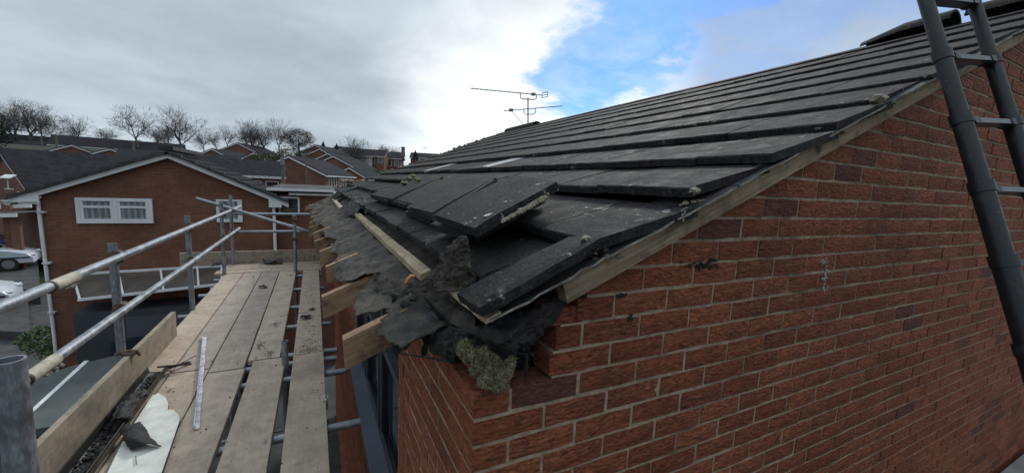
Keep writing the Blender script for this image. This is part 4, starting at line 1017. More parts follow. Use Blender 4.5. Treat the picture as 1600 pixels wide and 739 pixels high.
lk = [Lp(-95), Lp(88), Lp(187), Lp(293), Lp(409)]; rk = [Rp(-95), Rp(95), Rp(192), Rp(298), Rp(412) if False else None]
rk = [Rp(-95), Rp(95), Rp(192), Rp(298)]; rk.append(rk[3]+ur*(lk[4]-lk[3]).length)
rr_ = .0245
while lk[-1].z > GZ+.30:
    lk.append(lk[-1]+ul*.30); rk.append(rk[-1]+ur*.30)
lk.append(lk[-1]+ul*((lk[-1].z-GZ)/-ul.z)); rk.append(rk[-1]+ur*max(.02, (rk[-1].z-GZ)/-ur.z))
for i in range(len(lk)-1):
    r_ = min(.0365, .0235+.0025*i)
    for kk in (lk, rk):
        lp(MB().tube([kk[i], kk[i+1]], r_, 16), 'stile_tube', M['ladder'])
        if 0 < i: dd_ = (kk[i+1]-kk[i]).normalized(); lp(MB().tube([kk[i]-dd_*.022, kk[i]+dd_*.02], r_+.004, 16), 'collar', M['ladder'])
    if i == 0: A_, B_ = Lp(-1), Rp(8)
    else: A_, B_ = lk[i]+ul*.01, rk[i]+ur*.005
    nrm = -ul
    lp(MB().bar(A_.lerp(B_, .04), A_.lerp(B_, .96), .042, .020, nrm), 'rung', M['ladder_rung'])
    for q in (.13, .88): lp(MB().bar(A_.lerp(B_, q-.05), A_.lerp(B_, q+.05), .048, .026, nrm), 'rung_bracket', M['ladder'])
for kk in (lk, rk): lp(MB().tube([kk[-1]+Vector((0, 0, .05)), kk[-1]+Vector((0, 0, .0))], .045, 14), 'rubber_foot', M['tyre'])
# low flat roof seen past the wall at lower right
mb = MB().box(4.85, 12, -3, .86, GZ, -2.16); fr_ = mb.build('low_flat_roof', M['flatroof']); tag(fr_, 'pale grey flat roof of a low outbuilding below the gable wall', 'outbuilding')
# ---------------------------------------------------------------- aerial on the ridge
ar = empty('tv_aerial', (XR, 8.05, zR(XR)), 'pair of television aerials on one mast above the ridge', 'aerial')
inva = Matrix.Translation(-ar.location)
def ap(mb_, name, m=M['alu']): o = mb_.build(name, m, ar, True); o.matrix_parent_inverse = inva; return o
mb0 = onX(825, 195, XR); D0 = (_X*mb0.x+_Y*mb0.y+_Z*mb0.z).z
A = lambda u, v, dd=0: at(u, v, D0+dd)
ap(MB().tube([A(825, 205), A(825, 153)], .017, 8), 'mast')
def yagi(p0, p1, n_, el, box):
    ap(MB().tube([p0, p1], .0105, 6), 'boom')
    d_ = (p1-p0).normalized(); side = d_.cross(Vector((0, 0, 1))).normalized()
    for i in range(n_):
        c_ = p0.lerp(p1, i/(n_-1)*.84+.01); l_ = el*(.8+.2*i/n_)
        ap(MB().tube([c_-side*l_, c_+side*l_+Vector((0, 0, .0))], .0055, 5), 'element')
    c_ = p0.lerp(p1, .88); ap(MB().box(c_.x-.04, c_.x+.04, c_.y-.04, c_.y+.04, c_.z-.025, c_.z+.03), 'junction_box')
    return side
s1 = yagi(A(736, 138.5, -.25), A(846, 149, .25), 14, .085, 1)
rf = A(852, 149, .27)
for dz in (-.055, 0, .055): ap(MB().tube([rf+Vector((0, -.12, dz)), rf+Vector((0, .16, dz+.02))], .009, 5), 'reflector')
ap(MB().tube([rf+Vector((0, -.12, -.06)), rf+Vector((0, -.12, .06))], .008, 5), 'reflector'); ap(MB().tube([rf+Vector((0, .16, -.04)), rf+Vector((0, .16, .08))], .008, 5), 'reflector')
yagi(A(878, 166.0, .25), A(787, 173.5, -.25), 12, .07, 1)
ap(MB().tube([A(813, 145), A(813, 153), A(816, 155), A(834, 156), A(838, 154), A(838, 148)], .012, 6), 'bracket')
ap(MB().tube([A(818.5, 171), A(819, 177), A(822, 179), A(833, 179), A(837, 176), A(837, 170)], .011, 6), 'bracket')
ap(MB().tube([A(799, 173), A(808, 184), A(818, 195)], .006, 5), 'cable', M['tyre'])
# ---------------------------------------------------------------- houses
def window(parent, inv_, face, c, w, h, blinds=False, n=1, depth=.06, mfr=None):
    """face: function (a, out, z) -> local point; c = (a, z) centre"""
    mfr = mfr or M['white']
    def bx(a0, a1, o0, o1, z0, z1): 
        P_ = [face(a, o, z) for z in (z0, z1) for a, o in ((a0, o0), (a1, o0), (a1, o1), (a0, o1))]
        return MB().hexa(P_)
    def joinb(mbs):
        m_ = MB()
        for q in mbs: m_.add(q.v, q.f)
        return m_
    a0, a1, z0, z1 = c[0]-w/2, c[0]+w/2, c[1]-h/2, c[1]+h/2; f = .055*min(1.4, max(.8, w))
    fr_ = [bx(a0, a1, -.02, depth, z0, z0+f), bx(a0, a1, -.02, depth, z1-f, z1)]
    for i in range(n+1):
        x_ = a0+(w-f)*i/n; fr_.append(bx(x_, x_+f, -.018, depth-.002, z0+f, z1-f))
    W_ = link('window', joinb(fr_).mesh('window', mfr), parent)
    for i in range(n):
        x_ = a0+(w-f)*i/n+f; x2 = a0+(w-f)*(i+1)/n
        link('pane', bx(x_, x2, .034 if blinds else .0, .040 if blinds else .008, z0+f, z1-f).mesh('pane', M['clear'] if blinds else M['glass']), W_)
        if blinds:
            link('transom_bar', bx(x_+.003, x2-.003, -.012, depth-.006, (z0+z1)/2+.06, (z0+z1)/2+.11).mesh('transom_bar', mfr), W_)
            link('casement', joinb([bx(x_+.002, x_+.05, -.01, depth-.008, z0+f+.003, z1-f-.003), bx(x_+.051, x2-.051, -.01, depth-.008, z0+f+.003, z0+f+.03), bx(x2-.05, x2-.002, -.01, depth-.008, z0+f+.003, z1-f-.003)]).mesh('casement', mfr), W_)
            k = int((x2-x_-.1)/.108); sl_ = []
            for q in range(k):
                xx = x_+.05+(x2-x_-.1)*q/k; sl_.append(bx(xx, xx+.052, .012, .017, z0+f, z1-f))
            link('blind', joinb(sl_).mesh('blind', M['blind']), W_)
            link('room_shade', bx(x_+.001, x2-.001, .002, .006, z0+f, z1-f).mesh('room_shade', M['dark']), W_)  # dark sheet on the solid wall, painted as the unlit room's shade
    return W_
def gable_house(name, label, cat, apex, W_, L_, pitch, rot, hwall, wins=(), side=(), mbrick='far_brick2', fascia=.14, grp=None, over=.22, left=(), roofm='far_roof', tcourse=0):
    """apex: world point of the near gable's roof apex; local -Y is the near gable"""
    tp = math.tan(R(pitch)); ha = W_/2*tp; base = Vector(apex)-Vector((0, 0, ha+hwall+.1))
    root = empty(name, base, label, cat, grp); root.rotation_euler = (0, 0, rot)
    def L(mb_, nm, m_, par=root): return link(nm, mb_.mesh(nm, m_), par)
    H = hwall
    wl_ = L(MB().prism([(-W_/2, 0), (W_/2, 0), (W_/2, H), (0, H+ha), (-W_/2, H)], 'y', 0, L_), 'wall', M[mbrick])
    e = .28; th = .09
    for s_ in (-1, 1):
        pts = [(0, H+ha+.03), (s_*(W_/2+e), H-e*tp+.03), (s_*(W_/2+e), H-e*tp+.03+th), (0, H+ha+.03+th)]
        r_ = L(MB().prism(pts, 'y', -over, L_+over), 'roof', M[roofm])
        pts = [(0, H+ha+.025-fascia), (s_*(W_/2+e), H-e*tp+.025-fascia), (s_*(W_/2+e), H-e*tp+.025), (0, H+ha+.025)]
        L(MB().prism(pts, 'y', -over+.03, -over+.06), 'bargeboard', M['white'])
        L(MB().box(min(s_*(W_/2+e), s_*(W_/2+e-.03)), max(s_*(W_/2+e), s_*(W_/2+e-.03)), -over+.07, L_+over-.01, H-e*tp-.10, H-e*tp+.06), 'fascia', M['white'])
    fg = lambda a, o, z: (a, o-.03, z)
    for (a, z, w, h, n) in wins: window(root, None, lambda a_, o, z_: (a_, -o, z_), (a, H+z), w, h, n=n)
    for (a, z, w, h, n) in side: window(root, None, lambda a_, o, z_: (W_/2+o, a_, z_), (a, H+z), w, h, n=n)
    for (a, z, w, h, n) in left: window(root, None, lambda a_, o, z_: (-W_/2-o, a_, z_), (a, H+z), w, h, n=n)
    return root, H, ha
# --- the near neighbour with the white bargeboards
YN = 12.0
nb = empty('brick_house', (-3.0, YN, GZ), 'neighbouring brick house with white bargeboards and a blinded window facing the scaffold', 'house')
invn = Matrix.Translation((3.0, -YN, -GZ))
def npt(mb_, nm, m_, smooth=False): o = mb_.build(nm, m_, nb, smooth); o.matrix_parent_inverse = invn; return o
xl, xr2, xa = -5.20, -.93, -3.02; za, ze = .30, -.63
zs = lambda x: za-(abs(x-xa))*((za-ze)/(xa-xl) if x < xa else (za-ze+.02)/(xr2-xa))
npt(MB().prism([(xl, GZ), (xr2, GZ), (xr2, zs(xr2)), (xa, za), (xl, zs(xl))], 'y', YN, YN+2.6), 'wall', M['far_brick'])
ov = .30; YO = YN-.16
for s_, xe_ in ((-1, xl-.42), (1, xr2+.32)):
    x_a, x_b = (xe_, xa) if s_ < 0 else (xa, xe_)
    dx = xe_-xa; n_ = 9
    sl = zs(xe_)-za
    npt(MB().prism([(xa, za-.03), (xe_, zs(xe_)-.03), (xe_, zs(xe_)+.075), (xa, za+.075)], 'y', YO, YO+.025), 'bargeboard', M['white'])
    for k in range(n_):                                     # stepped courses of roof tiles
        xa0 = xe_-dx*k/n_; xa1 = xe_-dx*(k+1)/n_; xa1e = xa1-dx*.012
        mbk = MB().prism([(xa0, zs(xa0)+.078), (xa1e, zs(xa1e)+.078), (xa1e, zs(xa1e)+.125), (xa0, zs(xa0)+.175)], 'y', YO-.055-(.01*(k % 2)), YO+.05)
        npt(mbk, 'verge_tile', M['far_tile'])
        npt(MB().prism([(xa0, zs(xa0)+.076), (xa1e, zs(xa1e)+.076), (xa1e, zs(xa1e)+.110), (xa0, zs(xa0)+.150)], 'y', YO+.051, YN+2.5), 'tile_course', M['far_roof'])
npt(MB().box(xa-.13, xa+.13, YO-.07, YN+2.5, za+.15, za+.24), 'ridge_capping', M['far_tile'])
# box ends, gutter and downpipes
for xb_, w_ in ((xl-.12, .30), (xr2+.02, .28)):
    npt(MB().box(xb_-w_/2, xb_+w_/2, YO-.012, YO+.03, zs(xl)-.20, zs(xl)+.05), 'box_end', M['white'])
npt(MB().tube([(xl-.42, YO-.02, zs(xl-.42)+.0), (xl-.42, YN+2.4, zs(xl-.42)+.0)], .055, 10), 'gutter', M['white_dirty'], True)
npt(MB().bar((xl-.5, YO-.015, zs(xl)-.14), (xl+.0, YO-.015, zs(xl)-.155), .05, .035), 'soffit_edge', M['white_dirty'])
npt(MB().tube([(xl-.03, YN-.06, ze-.05), (xl+.0, YN-.06, -3.75), (xl+.0, YN-.06, GZ)], .032, 10), 'downpipe', M['white'], True)
for z_ in (-1.0, -2.1, -3.2): npt(MB().box(xl-.05, xl+.07, YN-.11, YN, z_-.02, z_+.02), 'pipe_bracket', M['white_dirty'])
npt(MB().tube([(xr2-.02, YN-.06, ze-.1), (xr2-.02, YN-.06, -3.2)], .036, 10), 'downpipe', M['white'], True)
# windows on the gable
def nwin(x0, x1, z0, z1, n):
    w = window(nb, None, lambda a, o, z: (a, YN-o, z), ((x0+x1)/2, (z0+z1)/2), x1-x0, z1-z0, True, n); w.matrix_parent_inverse = invn
nwin(-4.67, -3.38, -1.245, -.68, 2); nwin(-2.17, -1.64, -1.22, -.66, 1)
# flat roofed link at right of the gable
npt(MB().box(xr2+.001, .55, YN+.35, YN+5, GZ, -.52), 'side_wall', M['far_brick2'])
npt(MB().box(-1.10, .58, YN+.14, YN+5.2, -.38, -.325), 'flat_roof', M['far_tile']); npt(MB().box(-1.12, .60, YN+.1, YN+.139, -.41, -.335), 'fascia', M['white']); npt(MB().box(-.62, .62, YN+.18, YN+5.1, -.52, -.46), 'soffit', M['white_dirty'])
w = window(nb, None, lambda a, o, z: (a, YN+.35-o, z), (-.62, -.82), .50, .50, False, 1); w.matrix_parent_inverse = invn
# lean-to with brown sheet roof on the neighbour's front
lt = empty('lean_to', (-3.4, YN-1, GZ), 'low lean-to with brown sheet roof and white glazing bars below the neighbour window', 'lean-to')
invl = Matrix.Translation((3.4, -YN+1, -GZ))
def lpt(mb_, nm, m_): o = mb_.build(nm, m_, lt); o.matrix_parent_inverse = invl; return o
q1, q2, q3, q4 = onY(112, 430, YN-.05), onY(348, 416, YN-.05), onY(347, 445, YN-1.0), onY(122, 470, YN-1.0)
lpt(MB().add([q1, q2, q3, q4]+[q-Vector((0, 0, .03)) for q in (q1, q2, q3, q4)], [(0, 1, 2, 3), (7, 6, 5, 4), (0, 4, 5, 1), (1, 5, 6, 2), (2, 6, 7, 3), (3, 7, 4, 0)]), 'roof_sheet', M['polyc'])
for a_, b_ in ((q1, q2), (q4, q3)): lpt(MB().bar(a_+Vector((0, 0, .02)), b_+Vector((0, 0, .02)), .05, .05), 'edge_trim', M['white'])
for t_ in (0, .28, .56, .82, 1): a_ = q1.lerp(q2, t_*.985+.005); b_ = q4.lerp(q3, t_*.985+.012); lpt(MB().bar(a_+Vector((0, 0, .02)), b_+Vector((0, 0, .02)), .035, .035), 'glazing_bar', M['white'])
for t_ in (.92,): b_ = q4.lerp(q3, t_); lpt(MB().box(b_.x-.03, b_.x+.03, b_.y-.03, b_.y+.03, GZ, b_.z-.03), 'post', M['white'])
sh = MB().box(-4.55, -1.2, YN-.85, YN-.06, GZ, -3.05); lpt(sh, 'front_panel', M['shed'])
lpt(MB().box(-3.7, -1.2, YN-.95, YN-.86, -3.65, -3.2), 'pale_panel', simple('pale_blue_panel', (.065, .075, .085), .6, .1, 1, 0))
lpt(MB().box(-4.0, -1.2, YN-.90, YN-.855, GZ, -3.75), 'garage_door', simple('navy_door', (.018, .022, .035), .55, .1, 1, 0))
# left house with the dark roof behind
ap1 = at(5, 232, 21.0)
lh, H_, ha_ = gable_house('brick_house', 'brick house with a long dark roof at the far left behind the neighbour', 'house', ap1, 7.2, 6.5, 30, R(-52), 3.4, left=(), grp=None)
# cars and carport at far left
cp = empty('carport', (-14.5, 22, GZ), 'white edged flat canopies on the dark brick wall at the far left', 'canopy')
invc = Matrix.Translation((14.5, -22, -GZ))
for (u0, v0, u1, v1, d0, d1, hh) in ((-60, 324, 48, 321, 19, 19, .22), (-60, 339, 25, 336, 18.2, 18.2, .18)):
    a_, b_ = at(u0, v0, d0), at(u1, v1, d1)
    for nm, dz0, dz1, off, mm in (('fascia', -hh/2, hh/2, 0, 'white'), ('canopy_roof', hh/2+.01, hh/2+.05, 1.2, 'flatroof')):
        back = Vector((b_.y-a_.y, -(b_.x-a_.x), 0)).normalized()*(-1)
        if back.y < 0: back = -back
        t1 = back*(.05 if nm == 'fascia' else off)
        vs = [a_+Vector((0, 0, dz0)), b_+Vector((0, 0, dz0)), b_+t1+Vector((0, 0, dz0)), a_+t1+Vector((0, 0, dz0))]; vs += [v+Vector((0, 0, dz1-dz0)) for v in vs]
        o = MB().hexa(vs).build(nm, M[mm], cp); o.matrix_parent_inverse = invc
for u, v in ((25, 350), (12, 330)):
    a_ = at(u, v, 18.6); o = MB().box(a_.x-.15, a_.x+.15, a_.y-.1, a_.y+.1, GZ, a_.z+.35).build('pier', M['far_brick2'], cp); o.matrix_parent_inverse = invc
# wall behind cars
a_, b_ = at(-120, 330, 25), at(75, 330, 25)
mb = MB(); d_ = (b_-a_); d_.z = 0; bk = Vector((-d_.y, d_.x, 0)).normalized()*.3
vs = [Vector((p.x, p.y, GZ)) for p in (a_, b_, b_+bk, a_+bk)]; vs += [Vector((v.x, v.y, -1.6)) for v in vs]
tag(mb.hexa(vs).build('brick_wall', M['far_brick2']), 'dark brick wall behind the parked cars at the far left', 'wall')
def car(loc, rot, paint, label):
    root = empty('parked_car', loc, label, 'car', 'cars parked at the far left'); root.rotation_euler = (0, 0, rot)
    L_ = 4.1
    prof = [(-2.05, .35), (-2.08, .62), (-2.0, .92), (-1.55, 1.0), (-.95, 1.06), (.0, 1.06), (.75, 1.02), (1.35, .93), (1.85, .80), (2.06, .60), (2.08, .35)]
    xs = [(-.0, -.87, .87)]
    mb = MB(); secs = [(-.84, .93, -.03), (-.80, 1.0, .0), (.80, 1.0, 0), (.84, .93, -.03)]
    n_ = len(prof)
    for yy, s_, dz in secs:
        for (px, pz) in prof: mb.v.append((px*(.985 if abs(yy) > .82 else 1), yy, .2+(pz-.2)*(1 if pz > .5 else 1)+dz*(1 if pz > .7 else 0)))
    for q in range(3):
        for i in range(n_): mb.f.append((q*n_+i, q*n_+(i+1) % n_, (q+1)*n_+(i+1) % n_, (q+1)*n_+i))
    mb.f.append(tuple(range(n_))); mb.f.append(tuple(range(4*n_-1, 3*n_-1, -1)))
    link('body', mb.mesh('body', paint, True), root)
    cab = MB(); lo = [(-1.85, .98), (.98, 1.0)]; hi = [(-1.35, 1.44), (.25, 1.44)]
    cab.hexa([(-1.85, -.76, .98), (1.0, -.76, .98), (1.0, .76, .98), (-1.85, .76, .98), (-1.30, -.60, 1.44), (.2, -.60, 1.44), (.2, .60, 1.44), (-1.30, .60, 1.44)])
    link('roof', MB().hexa([(-1.36, -.62, 1.43), (.24, -.62, 1.43), (.24, .62, 1.43), (-1.36, .62, 1.43), (-1.2, -.52, 1.48), (.1, -.52, 1.48), (.1, .52, 1.48), (-1.2, .52, 1.48)]).mesh('roof', paint, True), root)
    link('glazing', cab.mesh('glazing', M['glass']), root)
    for sy in (-1, 1):
        pl_ = MB().bar((-.5, sy*.765, .98), (-.5, sy*.605, 1.44), .07, .03).bar((.98, sy*.755, .99), (.22, sy*.60, 1.44), .06, .05).bar((-1.84, sy*.755, .99), (-1.3, sy*.60, 1.44), .12, .05)
        link('pillar', pl_.mesh('pillar', paint), root)
        link('headlight', lump((2.0, sy*.62, .70), .12, 3, None, 1, .6).mesh('headlight', M['white'], True), root)
        for wx in (-1.3, 1.3):
            w_ = link('wheel', MB().tube([(wx, sy*.86, .31), (wx, sy*.66, .31)], .31, 18).mesh('wheel', M['tyre'], True), root); link('rim', MB().tube([(wx, sy*.868, .31), (wx, sy*.80, .31)], .2, 12).mesh('rim', M['alu'], True), w_)
    link('side_trim', MB().box(-1.95, 1.95, -.855, -.842, .56, .62).mesh('side_trim', M['tyre']), root)
    return root
p = onZ(-22, 412, GZ); D_ = 21.5
cz = lambda u, v, d: Vector((at(u, v, d).x, at(u, v, d).y, GZ))
vdir = math.atan2(rt.y, rt.x)
def park(u, v, d, dz, off, paint, label):
    p_ = at(u, v, d); th_ = AZ0(u)-R(off); p_ = p_-Vector((math.cos(th_), math.sin(th_), 0))*2.05; car((p_.x, p_.y, p_.z-dz), th_, paint, label); return Vector((p_.x, p_.y, p_.z-dz))
def AZ0(u, v=400): r = ray(u, v); return -math.atan2(r.x, r.y)
pc = park(57, 392, 19.2, .75, 8, M['carwhite'], 'pale silver car with a dark side strip parked at the far left'); yard = pc.z
pc2 = park(53, 377, 22.5, .80, 12, M['carblue'], 'dark blue car parked behind the silver one at the far left')
pc3 = park(24, 443, 14.5, .85, 10, M['carwhite'], 'pale silver car bonnet showing at the left edge above the upper guard rail'); pc3 = pc3+Vector((0, 0, .9))
# raised yard that carries the cars
for (pp, r_, z_) in ((pc, 0, yard), (pc3, 0, pc3.z-.9)): pass
mbp = MB(); w0 = at(-160, 400, 24); w1 = at(60, 400, 26.0); w2 = at(56, 400, 15.5); w3 = at(-160, 400, 15.5)
vs = [Vector((p_.x, p_.y, GZ)) for p_ in (w3, w2, w1, w0)]; vs += [Vector((v.x, v.y, yard-.004)) for v in vs]
tag(mbp.hexa(vs).build('raised_yard', M['asphalt']), kind='structure')
mbp = MB(); w0 = at(-160, 440, 15.3); w1 = at(40, 440, 15.3); w2 = at(38, 440, 12.2); w3 = at(-160, 440, 12.2); zz_ = pc3.z-.9
vs = [Vector((p_.x, p_.y, GZ)) for p_ in (w3, w2, w1, w0)]; vs += [Vector((v.x, v.y, zz_-.004)) for v in vs]
tag(mbp.hexa(vs).build('lower_yard', M['asphalt']), kind='structure')
# solar lamp on left
sl0 = at(12, 287, 9.5); sr = empty('solar_lamp', sl0, 'small solar panel lamp on a bracket at the left edge', 'lamp'); 
for nm, m_, mb_ in (('bracket', M['white_dirty'], MB().tube([(0, 0, -.12), (0, 0, .12)], .012, 6).box(-.06, .08, -.02, .02, -.14, -.12)), ('solar_panel', M['white_dirty'], MB().hexa([(-.10, -.1, .12), (.09, -.1, .12), (.12, .1, .2), (-.07, .1, .2), (-.10, -.1, .135), (.09, -.1, .135), (.12, .1, .215), (-.07, .1, .215)]))):
    link(nm, mb_.mesh(nm, m_), sr)
# ---- far houses  (apex pixel, depth)
def fh(u, v, d, W_, L_, pitch, rot, label, wins=(), side=(), left=(), mbrick='far_brick2', hw=5.0, fas=.2):
    return gable_house('far_house', label, 'house', at(u, v, d), W_, L_, pitch, R(rot), hw, wins, side, mbrick, fas, 'houses on the hillside', .25, left)
fh(452, 243, 42, 7.4, 9.5, 25, -22, 'brick house with white verges and one small square window in its gable', wins=((-.9, -.1, 1.1, 1.1, 1),), side=[(1.2+1.5*i, -.75, .75, 1.1, 1) for i in range(5)])
fh(332, 232, 70, 7.0, 9, 26, -18, 'low brick house on the hill left of the tall wooden pole', wins=((-2, -.8, 1.4, 1, 1),), side=((2, -.8, 1.6, 1, 2), (5.5, -.8, 1.6, 1, 2)))
fh(371, 223, 88, 9, 10, 24, -22, 'brown gabled house in front of the big bare trees', side=((3, -.8, 1.6, 1, 2),))
fh(397, 238, 66, 4.2, 5, 30, -12, 'small gabled porch house below the bare trees')
for i, (u, v, d, W_, lab) in enumerate(((493, 226, 92, 9.5, 'highest gabled house of the stepped brick row on the hill'), (500, 232, 80, 9.5, 'second gabled house down the stepped brick row'), (513, 239, 72, 8.5, 'third gabled house down the stepped brick row'), (521, 243, 64, 8.5, 'fourth gabled house down the stepped brick row'))):
    fh(u, v, d, W_, 9, 25, -28, lab, side=((2, -.9, 1.3, 1, 1), (6, -.9, 1.3, 1, 1)))
fh(525, 228, 110, 9, 16, 25, -60, 'long dark roofed house behind the stepped row', side=((3, -1, 1.6, 1.1, 2), (8, -1, 1.6, 1.1, 2), (12.5, -1, 1.6, 1.1, 2)))
fh(546, 261, 58, 5.5, 7, 28, -30, 'small gabled house at the right foot of the stepped row', side=((2, -1, 1, 1, 1),))
fh(605, 235, 98, 8, 7.0, 22, 70, 'two storey brick house with a row of white windows right of the bare tree', wins=(), left=[(.8+1.8*i, -1.0, 1.0, 1.3, 1) for i in range(4)])
# hipped/long roof blocks seen side-on
def AZ(u, v=260): r = ray(u, v); return -math.atan2(r.x, r.y)
def block(u, v, d, len_, dep, wall, rh, rot, label, wn_=(), gar=False, m='far_brick2', wh=1.1):
    c = at(u, v, d); root = empty('far_house', (c.x, c.y, c.z-rh-wall), label, 'house', 'houses on the hillside'); root.rotation_euler = (0, 0, rot)
    link('wall', MB().box(-len_/2, len_/2, 0, dep, -3, wall).mesh('wall', M[m]), root)
    e = .35
    rf_ = MB().add([(-len_/2-e, -e, wall), (len_/2+e, -e, wall), (len_/2+e, dep+e, wall), (-len_/2-e, dep+e, wall), (-len_/2-e+.1, dep/2, wall+rh), (len_/2+e-.1, dep/2, wall+rh)], [(0, 1, 5, 4), (2, 3, 4, 5), (0, 4, 3), (1, 2, 5), (3, 2, 1, 0)])
    link('roof', rf_.mesh('roof', M['far_roof']), root); link('fascia', MB().box(-len_/2-e, len_/2+e, -e-.03, -e-.001, wall-.16, wall+.03).mesh('fascia', M['white_dirty']), root)
    for (a, z, w, h, n) in wn_: window(root, None, lambda a_, o, z_: (a_, -o, z_), (a, wall+z), w, h, n=n)
    return root
vd = vdir
block(375, 247, 31, 5.4, 6, 4.5, 1.35, AZ(375)-R(6), 'low dark roofed house just behind the neighbour gable with white window frames', [(.9, -.75, .9, .8, 1), (2.1, -.75, .9, .8, 1)])
block(603, 235, 100, 7.2, 8, 5.4, 2.0, AZ(603)-R(8), 'square two storey brick block with four upper windows beyond the bare tree', [(-2.6+1.75*i, -1.2, 1.1, 1.3, 1) for i in range(4)]+[(-1.8, -4.0, 2.4, 1.6, 2), (1.3, -4.0, 2.2, 1.6, 2)])
block(563, 240, 92, 5.0, 8, 5.0, .6, AZ(563)-R(8), 'pale rendered house gable beside the square brick block', [(.2, -2, 1.2, 1.4, 1)], m='render')
block(700, 240, 120, 22, 8, 5, 1.8, AZ(700), 'dark roofed house with aerials just showing above the near roof')
block(30, 209, 95, 15, 9, 5, 3.0, AZ(30)-R(5), 'dark house with a white window under the left group of bare trees', [(1.2, -1.2, 1.6, .9, 2)])
block(85, 222, 85, 16, 9, 5, 2.0, AZ(85)-R(5), 'long low dark roof between the two lamp posts at the left')
block(190, 217, 90, 22, 9, 5, 2.4, AZ(190)-R(4), 'long brick house with white windows below the pair of bare trees', [(-8.2, -1.2, 1.8, 1.0, 2), (-1, -1.2, 1.8, 1.0, 2), (2.2, -1.2, 1.8, 1.0, 2), (7, -1.2, 1.4, 1, 2)])
block(280, 236, 60, 14, 9, 5, 1.6, AZ(280)-R(4), 'dark roofed house right behind the neighbour ridge')
fh(112, 226, 66, 5, 8, 24, 14, 'small gable with pale verges left of the middle lamp post')
fh(172, 232, 62, 6, 8, 22, 10, 'small gable with white verges in front of the long brick house')
# ---------------------------------------------------------------- poles
def pole(u, v0, v1, d, r_, label, cat, extras):
    a_ = at(u, v0, d); b_ = at(u, v1, d); root = empty(cat.replace(' ', '_'), (a_.x, a_.y, b_.z), label, cat)
    h = a_.z-b_.z; link('shaft', MB().tube([(0, 0, 0), (0, 0, h)], [r_*1.15, r_*.85], 10).mesh('shaft', M['pole'], True), root); extras(root, h); return root
def tele(root, h):
    link('crossarm', MB().bar((-.35, 0, h-.25), (.35, 0, h-.2), .07, .07).mesh('crossarm', M['pole']), root)
    for q in (-.28, -.1, .1, .28): link('insulator', MB().tube([(q, 0, h-.2), (q, 0, h-.02)], .035, 6).mesh('insulator', M['white_dirty']), root)
    link('transformer_box', MB().box(-.12, .12, -.2, -.05, h-1.0, h-.5).mesh('transformer_box', M['alu']), root)
pole(441, 234, 345, 26, .11, 'thick wooden telegraph pole rising behind the neighbour roof', 'telegraph pole', tele)
def lampx(root, h):
    link('lamp_arm', MB().tube([(0, 0, h), (.1, 0, h+.15), (.5, 0, h+.25)], .03, 6).mesh('lamp_arm', M['alu']), root); link('lamp_head', MB().box(.4, .85, -.08, .08, h+.2, h+.3).mesh('lamp_head', M['alu']), root)
pole(478, 243, 345, 24, .045, 'thin rusty street lamp in front of the small window gable', 'street lamp', lambda r_, h: (link('lamp_head', MB().box(-.25, .0, -.06, .06, h-.02, h+.1).mesh('lamp_head', M['alu']), r_), link('lamp_arm', MB().bar((0, 0, h), (.25, 0, h+.3), .03, .03).mesh('lamp_arm', M['alu']), r_)))
pole(87, 210, 232, 60, .13, 'pale lamp post in front of the long low roof at the left', 'street lamp', lampx)
pole(208, 222, 237, 55, .12, 'short pale lamp post below the tall bare trees', 'street lamp', lampx)
pole(64, 214, 231, 62, .10, 'lamp post beside the dark house with the white window', 'street lamp', lampx)
pole(630, 232, 245, 95, .45, 'stout flue pipe beyond the square brick block', 'flue', lambda r_, h: link('cowl', MB().tube([(0, 0, h), (0, 0, h+.3)], .5, 8).mesh('cowl', M['pole']), r_))
def smallaer(u, v, d, lab):
    c = at(u, v, d); root = empty('roof_aerial', c, lab, 'aerial')
    link('mast', MB().tube([(0, 0, -1), (0, 0, 1.6)], .05, 5).mesh('mast', M['alu']), root)
    link('boom', MB().tube([(-.9, 0, 1.3), (1.0, .1, 1.6)], .045, 5).mesh('boom', M['alu']), root)
    for i in range(5): link('element', MB().tube([(-.8+i*.4, -.3, 1.33+i*.06), (-.8+i*.4, .3, 1.33+i*.06)], .03, 4).mesh('element', M['alu']), root)
smallaer(664, 240, 100, 'small rooftop aerial seen just left of the near roof slope')
